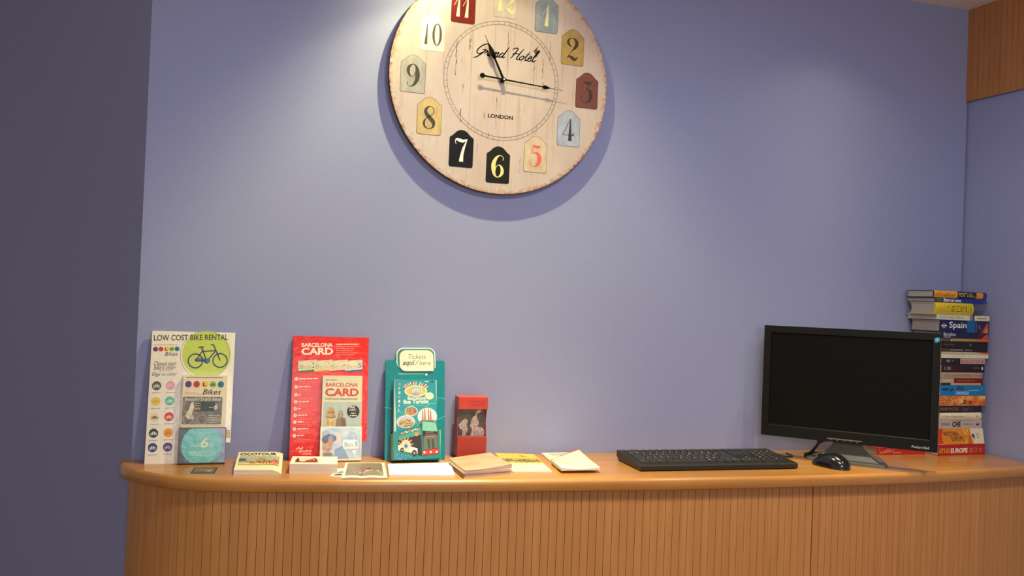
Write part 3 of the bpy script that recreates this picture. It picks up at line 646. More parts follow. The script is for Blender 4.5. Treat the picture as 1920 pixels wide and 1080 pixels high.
# ---------- teal ticket board
loc, rot = lean_frame(-.2735, -.062, .252, -.012)
TEAL = ink((14, 124, 138), .5, .35, spec=.2); TEALD = ink((24, 112, 110), .45, .3)
tb = empty('display_stand', loc, rot, label='teal ticket display board with a cream speech bubble on top, third board from the left', cat='display stand', group='leaflet display boards on the counter')
BW, BH = .154, .2535
m3 = px_map((725, 673), (834, 675.5), (720.5, 863), BW, BH)
mb = MB(); mb.prism([(0, 0), (BW, 0), (BW, BH-.004), (BW-.004, BH), (.004, BH), (0, BH-.004)], lambda a, b, d: (a, d, b), 0, .006, TEAL)
pr = Print(mb, (0, 0, 0), (1, 0, 0), (0, 0, 1), (0, -1, 0), m3)
lc = ink((110, 190, 186), .5)
pr.stroke([(721, 764), (736, 766)], .9, lc, 1); pr.stroke([(815, 748), (824, 748), (834, 750)], .9, lc, 1); pr.stroke([(815, 789), (822, 787), (833, 782)], .9, lc, 1)
pr.greek(748, 700.5, 795, 1.2, ink((214, 220, 160), .5), 1); pr.disc(799, 702, 2, W_, 1); pr.disc(804, 702, 2, ink((60, 90, 130), .5), 1); pr.disc(809, 702, 2, ink((60, 100, 110), .5), 1)
mb.build('board', tb)
mb = MB()
def bubble(x0, y0, x1, y1, r):      # rounded except the lower right corner; design units
    p = [(x1, y1), (x0+r, y1)]
    for cx, cy, a0 in ((x0+r, y1-r, 90), (x0+r, y0+r, 180), (x1-r, y0+r, 270)):
        for k in range(7):
            a = R(a0+k*15); p.append((cx+r*math.cos(a), cy+r*math.sin(a)))
    return p
to3 = lambda a, b, d: (m3(a, b)[0], d, m3(a, b)[1])
mb.prism(bubble(744.5, 650, 816.5, 690, 13), to3, -.0006, .004, ink((206, 222, 214), .5), TEALD)
ring = bubble(744.5, 650, 816.5, 690, 13); rin = bubble(746.4, 652.2, 814.6, 690, 12)
pr = Print(mb, (0, 0, 0), (1, 0, 0), (0, 0, 1), (0, -1, 0), m3)
pr.poly(ring, ink((206, 222, 214), .5), 6); pr.poly(rin, TEALD, 7)
mb.prism(bubble(750, 655, 812.5, 695.5, 12), to3, -.003, -.0008, ink((228, 218, 200), .5))
pr = Print(mb, (0, -.003, 0), (1, 0, 0), (0, 0, 1), (0, -1, 0), m3)
gt = ink((104, 112, 104), .5); gd = ink((64, 82, 80), .5)
pr.text('Tickets', 765, 672.5, 798.5, 663, gt, 1, -.004, .25); pr.text('aquí', 755.5, 687, 777, 674.5, gd, 1, .018, .25); pr.text('/', 779, 684, 783.5, 675, gd, 1, 0, .4); pr.text('here', 787, 684, 807.5, 675.5, gt, 1, .0, .25)
mb.build('speech_bubble_sign', tb, label='cream speech bubble sign reading tickets here')
mb = MB(); mb.prism([(.006, .004), (.022, .004), (.012, .16), (.006, .16)], lambda a, b, d: (d, a, b), .04, .1, TEAL); mb.build('easel_back', tb)
# pocket with the bus cut-out
PY = -.036; PX0, PX1 = .0145, .1345
mb = MB(); OL = ink((176, 176, 120), .5); m4 = px_map((735, 817), (824.5, 819), (733.5, 870), PX1-PX0, .072)
t4 = lambda a, b, d: (PX0+m4(a, b)[0], d, m4(a, b)[1])
busout = [(735, 817), (742, 819), (757, 815), (777, 812), (789, 810), (789, 800.5), (791, 799), (815, 802), (818, 805), (819.5, 812), (820, 820), (823.5, 826), (823.5, 870), (733.5, 870)]
mb.prism(busout, t4, PY, PY+.0012, TEAL)
mb.box(PX0, PX0+.0012, PY+.0012, -.0001, 0, .066, OL); mb.box(PX1-.0012, PX1, PY+.0012, -.0001, 0, .072, OL); mb.box(PX0+.0012, PX1-.0012, PY+.0012, -.0001, 0, .0012, TEAL)
mb.box(PX1+.001, PX1+.005, PY+.02, PY+.0215, .002, .075, OL)
pk = Print(mb, (PX0, PY, 0), (1, 0, 0), (0, 0, 1), (0, -1, 0), m4)
bt = ink((22, 122, 126), .4, .35); bl = ink((34, 32, 34), .4, .3); wb_ = ink((236, 226, 206), .5); rd = ink((206, 46, 44), .45); glass = ink((92, 104, 92), .3, .3)
pk.rect(735, 819, 823, 869, bt, 1)
pk.poly([(744, 832), (788, 822), (788, 864), (744, 852)], bl, 2); pk.poly([(744, 843), (754, 841), (768, 846), (780, 850), (780, 860), (744, 852)], wb_, 3)
pk.poly([(745, 827), (788, 815), (788, 825), (745, 834)], ink((58, 148, 136), .5), 3)
rnd = random.Random(5)
for k in range(15): x = 748+k*2.6; pk.disc(x, 822-k*.55+rnd.uniform(-1, 1), 1.5, ink(rnd.choice([(190, 170, 130), (206, 110, 90), (70, 80, 80), (226, 214, 190)]), .5), 4)
pk.disc(779, 824, 4, ink((224, 110, 96), .5), 5); pk.disc(779, 824, 2.4, ink((226, 140, 120), .5), 6)
ey = ink((226, 120, 90), .5)
pk.disc(758.5, 844, 9, ink((240, 196, 150), .5), 4, 10.5); pk.disc(758.5, 844, 5, ink((150, 176, 210), .5), 5, 6); pk.disc(758.5, 845, 2.6, ink((70, 90, 120), .5), 6, 3)
for k in range(6): a = R(200+k*30); pk.stroke([(758.5+9*math.cos(a), 844+10*math.sin(a)), (758.5+14*math.cos(a), 844+15*math.sin(a))], 2.6, ey, 5, 0)
for cx, cy, r in ((751, 852, 3.6), (774, 858, 4.6)): pk.disc(cx, cy, r, bl, 5, r*1.25); pk.disc(cx, cy, r*.5, GREY, 6)
pk.poly([(789.5, 818), (819, 820), (819, 861), (789.5, 864)], bl, 2); pk.poly([(790, 801), (816, 803.5), (818.5, 820), (789.8, 818)], ink((120, 186, 168), .4, .3), 3)
pk.poly([(792, 829), (818, 829.5), (818.5, 850), (791, 853)], glass, 3); pk.poly([(789.5, 854), (819.5, 851), (819.5, 860), (789.5, 863)], rd, 4)
pk.rect(795, 827.5, 818, 829.3, ink((206, 110, 90), .5), 4); pk.greek(797, 821, 812, 1.3, GREY, 4); pk.greek(796, 825, 816, 1.2, GREY, 4)
for a in (799, 807): pk.poly([(a, 834), (a+5, 833), (a+5.5, 850), (a+1, 851)], ink((58, 66, 58), .4), 4)
for a in (793, 805, 816): pk.disc(a, 857.5, 2, wb_, 5)
pk.stroke([(790, 864), (790, 801), (793, 799.8), (814, 802.5), (818.5, 807), (819.5, 822)], .9, ink((60, 120, 100), .5), 5, 0)
pk.poly([(737, 852), (752, 857), (772, 865), (790, 866), (790, 869), (736, 869)], blotch('cobbles_print', [(.35, (20, 90, 120)), (.6, (40, 150, 170)), (.75, (120, 206, 206))], (260, 260, 260), .35, .4), 2)
mb.build('pocket', tb, label='pocket front cut out and printed as a red and white open-top bus')
lf = empty('leaflet', loc, rot, label='turquoise tourist bus leaflet with an eye emblem standing in the teal board', cat='leaflet', group='leaflets standing in display pockets')
LXa, LXb = .0185, .1265
mb = MB(); mb.box(LXa, LXb, -.0275, -.010, .0022, .2, ink((190, 214, 204), .5)); ml = px_map((738.5, 716), (817, 718), (735, 834), LXb-LXa, .152)
pl = Print(mb, (LXa, -.0275, .048), (1, 0, 0), (0, 0, 1), (0, -1, 0), ml)
tq = blotch('turquoise_print', [(.3, (10, 130, 160)), (.7, (26, 150, 158))], (8, 8, 8), .4, .4)
pl.rect(739, 716.5, 815.5, 834, tq, 1)
pl.disc(777.5, 739, 21, ink((250, 226, 180), .5), 2, 11); pl.disc(777.5, 739, 18.5, ink((240, 178, 80), .5), 3, 9); pl.disc(778, 739, 11, ink((250, 232, 206), .5), 4, 8.6); pl.disc(777.5, 739, 10.2, ink((70, 60, 70), .5), 5, 8.2); pl.disc(777.5, 739, 9.4, ink((176, 190, 206), .5), 6, 7.4); pl.disc(777.5, 743, 6, ink((190, 150, 140), .5), 7, 3)
for a, b, c, d in ((762, 732, 756, 727), (768, 729, 765, 722.5), (776, 728, 776, 721), (785, 729.5, 789, 723), (792, 733, 799, 728)):
    pl.stroke([(a, b, 4.6), (c, d, 6.4)], 0, ink((248, 236, 210), .5), 3, 0); pl.stroke([(a, b, 2.4), (c, d, 3.6)], 0, ink((206, 84, 60), .5), 4, 0)
pl.text('Barcelona', 762, 756, 795, 749, W_, 4, .02); pl.text('Bus Turistic', 754, 763.5, 801, 755.5, W_, 4, .03); pl.greek(757, 766.5, 794, 1, lc, 2)
pl.disc(802.5, 749, 8.2, ink((226, 222, 190), .5), 3, 7); pl.greek(796, 747, 809, 1, GREY, 4); pl.greek(797, 750.5, 808, 1, GREY, 4); pl.greek(795, 720.5, 802, 1.6, W_, 3); pl.disc(805.5, 721, 1.5, ink((30, 60, 110), .5), 3); pl.disc(809.5, 721, 1.7, ink((40, 40, 50), .5), 3)
for k, ch in enumerate('OFICIAL'): pl.text(ch, 746-k*.35, 727.5+k*8.3, 749.5-k*.35, 722.5+k*8.3, ink((214, 190, 140) if k < 4 else (222, 224, 210), .5), 3, .01)
pl.stroke([(794, 770), (804, 764.5), (815, 763.5)], 1.2, lc, 2); pl.stroke([(739, 779), (752, 781), (770, 797), (778, 801), (779, 812)], .9, lc, 2)
wr = ink((222, 216, 196), .5)
pl.disc(768, 778, 12, wr, 3, 9.6); pl.disc(768, 778, 10.8, blotch('mosaic_print', [(.4, (120, 90, 80)), (.55, (176, 140, 110)), (.65, (216, 120, 90))], (300, 300, 300), .5), 4, 8.4)
pl.disc(757.5, 798, 17, wr, 3, 12.4); pl.disc(757.5, 798, 15.6, ink((186, 180, 206), .5), 4, 11); pl.disc(758, 801, 14, blotch('facade_print', [(.4, (110, 80, 60)), (.55, (180, 146, 110)), (.65, (226, 200, 160))], (120, 120, 420), .5), 5, 7.5)
pl.disc(797.5, 789, 18.2, ink((214, 208, 222), .5), 3, 17); spire = ink((176, 116, 88), .5)
for x, h in ((789, 774), (793, 770), (800, 770), (804, 774)): pl.poly([(x-1.6, 803), (x-1, h+6), (x, h), (x+1, h+6), (x+1.6, 803)], spire, 4)
pl.poly([(781, 802), (785, 796), (810, 796), (813, 802), (806, 805), (788, 805)], spire, 5)
mb.build('cover', lf)

# ---------- little red leaflet box
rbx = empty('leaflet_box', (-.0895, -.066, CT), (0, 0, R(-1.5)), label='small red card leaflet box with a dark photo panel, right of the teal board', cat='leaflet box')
mb = MB(); rc = ink((196, 62, 48), .45, .15); rc2 = ink((160, 48, 38), .5, .1); BXW = .0765; D = .05; H = .160
mb.box(0, BXW, 0, D, .0, .0095, ink((84, 30, 26), .7)); mb.build('base', rbx)  # dark red strip, shade at the foot of the box put into the colour
mb = MB()
mb.box(0, BXW, 0, D, .0095, .058, rc2); mb.box(0, BXW, .034, D, .058, .134, rc2); mb.box(0, BXW, .0, D, .13, H, rc)
for x0, x1 in ((0, .0012), (BXW-.0012, BXW)):
    mb.prism([(.034, .058), (.006, .058), (.012, .08), (.015, .10), (.009, .122), (.004, .13), (.034, .13)], lambda a, b, d: (d, a, b), x0, x1, rc2)
pr = Print(mb, (0, 0, 0), (1, 0, 0), (0, 0, 1), (0, -1, 0)); dr = ink((156, 44, 36), .5)
pr.text('XVMBCO', .026, .1455, .074, .1515, dr, 1, .0); pr.text('CANDES', .026, .1375, .069, .1435, dr, 1, .0)
for k in range(5): pr.greek(.006, .05-k*.0075, .072, .0022, ink((166, 44, 36), .5), 1, seed=k)
mb.build('box', rbx)
lf = empty('leaflet', (-.0895, -.066, CT), (0, 0, R(-1.5)), label='leaflet with a dark photo of white-clad dancers inside the small red box', cat='leaflet', group='leaflets standing in display pockets')
mb = MB(); mb.box(.002, BXW-.002, .0175, .033, .0585, .1295, PAPER)
pl = Print(mb, (0, .0175, 0), (1, 0, 0), (0, 0, 1), (0, -1, 0), lambda x, y: ((x-857.5)/53.5*BXW, .0585+(818.5-y)/51*.071))
dk = blotch('stage_print', [(.3, (66, 58, 54)), (.7, (104, 94, 90))], (40, 40, 40), .5)
pl.rect(859, 768.5, 909.5, 818, dk, 1)
f1 = blotch('white_costume_print', [(.35, (150, 130, 124)), (.6, (206, 190, 184)), (.8, (232, 220, 212))], (220, 220, 220), .5)
pl.poly([(868, 818), (869, 808), (863, 804), (861, 798), (867, 791), (873, 786), (878, 790), (876, 799), (878, 806), (874, 818)], f1, 2)
pl.poly([(883, 818), (886, 808), (882, 799), (885, 788), (888, 782), (893, 781), (896, 787), (898, 796), (896, 802), (903, 802), (909, 808), (909, 818)], f1, 2)
pl.stroke([(892, 781), (894, 774, 1.6)], 3, f1, 3, 0)
for dx in (-1, 2.5, 6.5, 9): pl.stroke([(895, 777), (894+dx, 772-(3 if 0 < dx < 8 else 0))], 1.2, ink((226, 210, 196), .5), 3, 0)
pl.disc(890, 785, 3, ink((200, 170, 156), .5), 3); pl.disc(873, 789, 2.6, ink((190, 150, 140), .5), 3)
mb.build('cover', lf)

# ================================================================ papers lying on the counter
EDGE = blotch('paper_edges', [(.35, (206, 190, 172)), (.6, (232, 220, 204))], (6, 6, 1500), .7, detail=2)
def flat_item(name, corners, z0, h0, h1=None, label=None, cat=None, group=None, top=None, side=None, curl=None, part='sheet'):
    """sheet or pile lying flat: corners in order back-left, back-right, front-right, front-left (x, y)"""
    cx = sum(c[0] for c in corners)/4; cy = sum(c[1] for c in corners)/4
    e = empty(name, (cx, cy, CT+z0), label=label, cat=cat, group=group)
    mb = MB(); c = [(x-cx, y-cy) for x, y in corners]; h1 = h0 if h1 is None else h1
    hb = [h0, h0, h1, h1]; NU, NV = 12, 8
    def P(u, v, f):          # u left->right, v front->back, f 0 bottom 1 top
        bl, br, fr_, fl = c; x = (fl[0]*(1-u)+fr_[0]*u)*(1-v)+(bl[0]*(1-u)+br[0]*u)*v; y = (fl[1]*(1-u)+fr_[1]*u)*(1-v)+(bl[1]*(1-u)+br[1]*u)*v
        zt_ = (h1*(1-v)+h0*v)+(curl(u, v) if curl else 0); return Vector((x, y, zt_*f))
    top = top or PAPER; side = side or EDGE
    G = [P(i/NU, j/NV, 1) for j in range(NV+1) for i in range(NU+1)]
    mb.shared(G, [(j*(NU+1)+i, j*(NU+1)+i+1, (j+1)*(NU+1)+i+1, (j+1)*(NU+1)+i) for j in range(NV) for i in range(NU)], top)
    bd = [(i/NU, 0) for i in range(NU)]+[(1, j/NV) for j in range(NV)]+[(1-i/NU, 1) for i in range(NU)]+[(0, 1-j/NV) for j in range(NV)]
    m_ = len(bd); mb.shared([P(u, v, 0) for u, v in bd]+[P(u, v, 1) for u, v in bd], [(k, (k+1) % m_, m_+(k+1) % m_, m_+k) for k in range(m_)], side)
    mb.poly([P(u, v, 0) for u, v in bd][::-1], side)
    class FP(Print):
        def p(s, x, y, L): q = P(x, y, 1); return Vector((q.x, q.y, q.z+L*.00022))
        def poly(s, pts, mat, L=1):
            if curl is None or len(pts) > 12: Print.poly(s, pts, mat, L); return
            Print.poly(s, pts, mat, L)
        def rect(s, x0, y0, x1, y1, mat, L=1, n=10):
            g = [s.p(x0+(x1-x0)*i/n, y0+(y1-y0)*j/4, L) for j in range(5) for i in range(n+1)]
            s.mb.shared(g, [(j*(n+1)+i, j*(n+1)+i+1, (j+1)*(n+1)+i+1, (j+1)*(n+1)+i) for j in range(4) for i in range(n)], mat)
    return e, mb, FP(mb, (0, 0, 0), (1, 0, 0), (0, 1, 0), (0, 0, 1)), P
# dark card
e, mb, fp, _ = flat_item('business_card', [(-.7185, -.108), (-.6665, -.112), (-.672, -.178), (-.7235, -.174)], 0, .0006, label='small dark brown card lying near the counter edge below the bike board', cat='card', top=ink((74, 44, 30), .5, .1), side=ink((60, 36, 26), .6))
fp.rect(.07, .12, .93, .88, blotch('card_print', [(.35, (104, 74, 58)), (.65, (136, 104, 86)), (.8, (176, 150, 132))], (120, 120, 120), .5, .1), 1, 4); fp.greek(.3, .6, .85, .05, ink((196, 186, 170), .5), 2); fp.rect(.62, .3, .8, .5, ink((176, 160, 140), .5), 2, 2)
mb.build('card', e)
# pile of flyers, wedge shaped
e, mb, fp, _ = flat_item('flyer_pile', [(-.622, -.062), (-.5200, -.064), (-.5285, -.2055), (-.631, -.196)], 0, .0265, .0105, label='thick pile of landscape photo flyers next to the bike board', cat='pile of flyers', group='piles of paper on the counter',
    curl=lambda u, v: -.0085*max(0, (u-.78)/.22)**2*(1-.4*v), top=ink((236, 222, 184), .5))
fp.text('CICOTOUR', .04, .79, .86, .93, ink((34, 30, 26), .5), 2, .035)
fp.rect(.05, .26, .93, .76, ink((166, 178, 160), .5), 1)
fp.rect(.05, .6, .5, .76, ink((176, 176, 160), .5), 2, 5); fp.poly([(.5, .62), (.93, .66), (.93, .76), (.6, .74)], ink((110, 166, 166), .5), 2)
fp.poly([(.05, .45), (.18, .46), (.22, .58), (.12, .62), (.05, .61)], ink((92, 92, 74), .5), 3); fp.poly([(.2, .42), (.36, .46), (.5, .64), (.62, .6), (.76, .46), (.7, .34), (.3, .32)], blotch('crowd_print', [(.35, (120, 90, 54)), (.55, (190, 150, 84)), (.7, (224, 190, 120))], (150, 150, 150), .5), 3)
fp.poly([(.68, .44), (.84, .58), (.93, .54), (.93, .44), (.8, .4)], ink((206, 104, 110), .5), 4); fp.poly([(.7, .42), (.93, .45), (.93, .38), (.72, .36)], ink((120, 60, 56), .5), 4)
fp.rect(.05, .26, .75, .36, ink((222, 192, 120), .5), 4); fp.rect(.75, .27, .93, .4, ink((230, 150, 110), .5), 4, 4)
rnd = random.Random(2)
for k in range(46): x = rnd.uniform(.2, .9); y = rnd.uniform(.3, .5); fp.disc(x, y, .012, ink(rnd.choice([(70, 52, 40), (236, 216, 170), (160, 70, 60), (120, 96, 60)]), .5), 5, .02, 6)
mb.build('pile', e); 
# tall pile of white cards
e, mb, fp, _ = flat_item('card_pile', [(-.4995, -.104), (-.396, -.118), (-.4045, -.211), (-.5105, -.196)], 0, .0225, label='tall white pile of cards with a red and black printed strip, below the red board', cat='pile of cards', group='piles of paper on the counter', top=ink((246, 238, 220), .5), side=EDGE)
fp.rect(.09, .18, .60, .78, ink((230, 206, 186), .5), 1); bk = ink((70, 30, 30), .5)
fp.poly([(.1, .2), (.1, .45), (.13, .75), (.16, .75), (.17, .45), (.2, .3), (.58, .25), (.58, .18)], bk, 2); fp.poly([(.3, .3), (.34, .5), (.46, .62), (.5, .5), (.56, .3), (.5, .25)], ink((160, 60, 56), .5), 2); fp.poly([(.44, .74), (.52, .72), (.58, .4), (.54, .3), (.5, .6)], bk, 3); fp.disc(.36, .52, .03, ink((222, 170, 150), .5), 3, .1); fp.rect(.1, .2, .6, .26, ink((176, 50, 46), .5), 3)
mb.build('pile', e)
# postcards
e, mb, fp, _ = flat_item('postcard', [(-.3965, -.150), (-.315, -.16), (-.332, -.262), (-.4235, -.2365)], 0, .0008, label='postcard half hidden under the grey photo postcard, left corner showing', cat='postcard', group='postcards on the counter', top=ink((232, 226, 214), .45, .2))
fp.rect(.05, .08, .6, .9, ink((206, 204, 200), .5), 1); fp.poly([(.06, .1), (.3, .12), (.2, .3), (.1, .25)], ink((60, 58, 66), .5), 2); fp.poly([(.1, .4), (.3, .5), (.22, .7), (.14, .6)], ink((120, 130, 150), .5), 2)
for k in range(8): fp.disc(.1+.03*k, .35+.06*(k % 3), .02, ink((90, 86, 84), .5), 3, .03, 6)
mb.build('sheet', e)
e, mb, fp, _ = flat_item('postcard', [(-.373, -.0905), (-.2795, -.0985), (-.300, -.2775), (-.4005, -.269)], .0011, .0012, label='postcard with a grey mountain photo and white border near the counter edge', cat='postcard', group='postcards on the counter', top=ink((242, 234, 220), .45, .2), curl=lambda u, v: .0025*(1-v)*abs(math.sin(u*7)))
gr = blotch('grey_sky_print', [(.3, (112, 98, 88)), (.7, (140, 122, 110))], (14, 14, 14), .45, .2)
fp.rect(.06, .12, .93, .95, gr, 1); fp.poly([(.07, .7), (.4, .72), (.4, .92), (.07, .93)], ink((134, 122, 84), .5), 2)
fp.poly([(.07, .14), (.93, .14), (.93, .3), (.84, .44), (.7, .5), (.62, .58), (.5, .5), (.38, .36), (.25, .36), (.07, .2)], blotch('rock_print', [(.38, (60, 50, 46)), (.5, (130, 108, 98)), (.6, (214, 194, 180)), (.7, (96, 80, 74))], (190, 190, 190), .5), 2); fp.poly([(.5, .52), (.6, .6), (.7, .52), (.62, .5)], ink((70, 60, 54), .5), 3)
fp.rect(.1, .93, .9, .955, ink((90, 78, 70), .5), 2); mb.build('sheet', e)
# blank white pad
e, mb, fp, _ = flat_item('paper_pile', [(-.2765, -.131), (-.1205, -.1275), (-.143, -.276), (-.2925, -.2555)], 0, .0055, label='low pile of blank white paper in front of the teal board', cat='pile of paper', group='piles of paper on the counter', top=ink((252, 250, 240), .6), side=blotch('pad_edges', [(.35, (206, 206, 190)), (.6, (238, 236, 224))], (6, 6, 2600), .7))
mb.build('pile', e)
# wood-print brochures, four fanned
WP = blotch('beige_brochure_print', [(.3, (164, 128, 108)), (.5, (182, 148, 128)), (.7, (192, 164, 148))], (14, 70, 14), .5, .1)
BROC = [(.0, 'bottom of the brown brochure stack beside the small red box', (0, 0), 0), (.0046, 'second from the bottom in the brown brochure stack', (.003, .004), .6), (.0092, 'second from the top in the brown brochure stack, corner curling up', (-.001, -.001), -.7), (.0138, 'topmost of the brown brochure stack, beige wood-grain cover', (.002, .002), .3)]
for z, lb_, off, rot_ in BROC:
    base = [(-.129, -.1395), (-.004, -.067), (.0005, -.252), (-.1255, -.291)]
    base = [(-.1285, -.137), (-.003, -.069), (-.002, -.2555), (-.1255, -.2905)]
    a = R(rot_); c0 = (-.065, -.19); q = [(c0[0]+(x-c0[0])*math.cos(a)-(y-c0[1])*math.sin(a)+off[0], c0[1]+(x-c0[0])*math.sin(a)+(y-c0[1])*math.cos(a)+off[1]) for x, y in base]
    up = z > .013
    e, mb, fp, _ = flat_item('brochure', q, z, .0044, label='brochure, '+lb_, cat='brochure', group='brochures fanned in the brown stack', top=WP, side=blotch('brochure_edges', [(.35, (160, 126, 112)), (.6, (222, 200, 188))], (8, 8, 900), .7),
        curl=(lambda u, v: .006*max(0, u-.5)*2*(1-v)**2) if up else (lambda u, v: .0002*u))
    if up:
        for k in range(26): fp.rect(.06+.036*k*.97, .962, .06+.036*k*.97+.018, .985, ink((190, 150, 110), .5), 1, 1)
        rnd = random.Random(8)
        for k in range(9): x = rnd.uniform(.05, .7); y = rnd.uniform(.1, .9); fp.rect(x, y, x+rnd.uniform(.1, .28), y+.012, ink((196, 156, 112), .5), 1, 4)
    mb.build('pages', e)
# yellow booklet
e, mb, fp, _ = flat_item('booklet', [(.0255, -.0125), (.1275, -.0345), (.1045, -.2505), (.0075, -.2415)], 0, .0065, .0030, label='yellow and pink folded city booklet right of the brown brochure stack', cat='booklet', group='booklets on the counter', top=ink((224, 172, 62), .45, .2))
fp.rect(0, 0, 1, .44, ink((226, 196, 176), .45, .2), 1); fp.poly([(.02, .62), (.2, .66), (.35, .60), (.6, .66), (.8, .6), (.98, .64), (.98, .54), (.6, .5), (.3, .54), (.02, .5)], blotch('skyline_print', [(.4, (70, 66, 60)), (.6, (130, 110, 80)), (.7, (206, 160, 80))], (260, 260, 260), .5), 2)
for k in range(26): fp.rect(.04+k*.036, .62+.02*(k % 3), .055+k*.036, .68+.03*(k % 2), ink((64, 60, 56), .5), 3, 1)
fp.stroke([(.55, .84), (.65, .86), (.62, .8), (.75, .82)], .02, ink((120, 90, 40), .5), 2); fp.rect(.62, .16, .9, .3, ink((236, 226, 220), .5), 2, 3); fp.greek(.65, .22, .86, .03, GREY, 3)
for k in range(6): fp.disc(.15+k*.15, .47, .012, ink((80, 50, 40), .5), 3, .02, 6)
mb.build('pages', e)
# two cream booklets
e, mb, fp, _ = flat_item('booklet', [(.1545, -.018), (.238, -.018), (.228, -.222), (.1315, -.215)], 0, .0062, label='white booklet with black lettering, mostly covered by the line-patterned booklet', cat='booklet', group='booklets on the counter', top=ink((236, 226, 210), .5))
fp.text('BARCELONA', .2, .86, .95, .93, ink((60, 50, 48), .5), 1, .02); fp.greek(.25, .80, .95, .03, ink((80, 66, 60), .5), 1); fp.rect(.0, .0, .06, 1, ink((230, 200, 160), .5), 1); mb.build('pages', e)
e, mb, fp, _ = flat_item('booklet', [(.1355, -.150), (.2545, -.036), (.2235, -.262), (.1235, -.2585)], .0068, .0068, label='cream booklet covered in curved coloured lines, rightmost paper before the keyboard', cat='booklet', group='booklets on the counter', top=ink((244, 232, 200), .5), curl=lambda u, v: .004*max(0, v-.5)*2*u-.003*(1-v)*math.sin(PI*u))
e2 = e
def L2(pts, c, wd=.016): fp.stroke([(a, b) for a, b in pts], wd, ink(c, .5), 1, 8)
L2([(.0, .97), (.5, .985), (1, .985)], (206, 84, 74), .035); L2([(.02, .93), (.35, .82), (.7, .76), (.985, .72)], (150, 150, 90)); L2([(.02, .9), (.4, .7), (.7, .6), (.985, .52)], (206, 186, 140), .012); L2([(.02, .88), (.35, .6), (.7, .42), (.985, .30)], (110, 118, 90))
L2([(.02, .87), (.35, .5), (.7, .22), (.985, .12)], (190, 200, 160), .014); L2([(.02, .86), (.25, .5), (.5, .2), (.72, .01)], (190, 86, 74), .02)
fp.disc(.015, .93, .02, ink((80, 140, 80), .5), 2, .03)
mb.build('pages', e)

# ================================================================ keyboard
PLA = ink((34, 33, 31), .42); KEYM = ink((44, 43, 40), .42); LEG = ink((220, 218, 205), .6); PLD = ink((22, 21, 20), .4)
kb = empty('keyboard', (.3345, -.258, CT), (0, 0, R(-1.2)), label='black full-size computer keyboard lying on the counter', cat='keyboard')
KW, KD = .4475, .156
prof = [(0, .0025), (0, .0135), (.004, .0155), (KD-.005, .0275), (KD, .0265), (KD, .012), (KD-.012, .004), (KD-.012, 0), (KD-.03, 0), (KD-.03, .0025), (.02, .0025), (.02, 0), (.008, 0), (.008, .0025)]
mb = MB(); mb.prism(prof, lambda a, b, d: (d, a, b), 0, KW, PLA); mb.build('case', kb, bevel=.0012)
rows = [(0, [(1.25, 'Ctrl'), (1.25, ''), (1.25, 'Alt'), (6.25, ''), (1.25, 'Gr'), (1.25, ''), (1.25, ''), (1.25, 'Ctrl')], [(1, '<'), (1, 'v'), (1, '>')], [(2, '0'), (1, '.')]),
        (1, [(1.25, ''), (1, '<')]+[(1, c) for c in 'ZXCVBNM,.-']+[(2.75, '')], [(-1, ''), (1, '^')], [(1, '1'), (1, '2'), (1, '3'), (1, '')]),
        (2, [(1.75, '')]+[(1, c) for c in 'ASDFGHJKLÑ+']+[(2.25, '')], [], [(1, '4'), (1, '5'), (1, '6')]),
        (3, [(1.5, '')]+[(1, c) for c in 'QWERTYUIOP[]']+[(1.5, '')], [(1, ''), (1, ''), (1, '')], [(1, '7'), (1, '8'), (1, '9'), (1, '+')]),
        (4, [(1, 'º')]+[(1, c) for c in "1234567890'¡"]+[(2, '')], [(1, ''), (1, ''), (1, '')], [(1, ''), (1, '/'), (1, '*'), (1, '-')]),
        (5.35, [(1, 'Esc'), (-1, '')]+[(1, 'F%d' % k) for k in (1, 2, 3, 4)]+[(-.5, '')]+[(1, 'F%d' % k) for k in (5, 6, 7, 8)]+[(-.5, '')]+[(1, 'F%d' % k) for k in (9, 10, 11, 12)], [(1, ''), (1, ''), (1, '')], [])]
pitch = .0188; x00 = .0095; nkey = 0; rest = MB()
def key_geo(mb, x, y, wdt, leg):
    sl = (.0275-.0155)/(KD-.009); zb = .0150+sl*(y-.004)
    g = .0007; b4 = [(x+g, y+g), (x+wdt-g, y+g), (x+wdt-g, y+pitch-g), (x+g, y+pitch-g)]; t4_ = [(x+.0026, y+.0022), (x+wdt-.0026, y+.0022), (x+wdt-.0026, y+pitch-.0036), (x+.0026, y+pitch-.0036)]
    Z = lambda yy, h: zb+sl*(yy-y)+h
    mb.loft([[(a, b, Z(b, .0004)) for a, b in b4], [(a, b, Z(b, .0056)) for a, b in t4_]], KEYM)
    if leg:
        tw = .0034*(1 if len(leg) == 1 else 1.6); ty = y+pitch-.0072; V, F = glyphs(leg, .01)
        mb.shared([(x+.0042+a*tw, ty+b*.0042, Z(ty+b*.0042, .00575)) for a, b in V], F, LEG)
for ry, main, nav, pad in rows:
    y = .0145+ry*pitch
    for blk, xs in ((main, 0), (nav, 15.25), (pad, 18.5)):
        u = xs
        for wu, leg in blk:
            if wu < 0: u += -wu; continue
            nkey += 1
            if nkey <= 100: m1 = MB(); key_geo(m1, x00+u*pitch, y, wu*pitch, leg); m1.build('key', kb)
            else: key_geo(rest, x00+u*pitch, y, wu*pitch, leg)
            u += wu
if rest.v: tag(rest.build('key_bank', kb), kind='stuff')
mb = MB(); cab = cat_rom([(.37, KD-.004, .018), (.40, KD+.006, .0175), (.435, KD+.009, .0165), (.475, KD+.004, .0125), (.505, KD-.002, .0045), (.527, KD-.002, .0032), (.543, KD+.012, .0032), (.548, KD+.05, .0032)], 8)
mb.tube(cab, .0019, PLD, 8); mb.build('cable', kb, smooth=60)

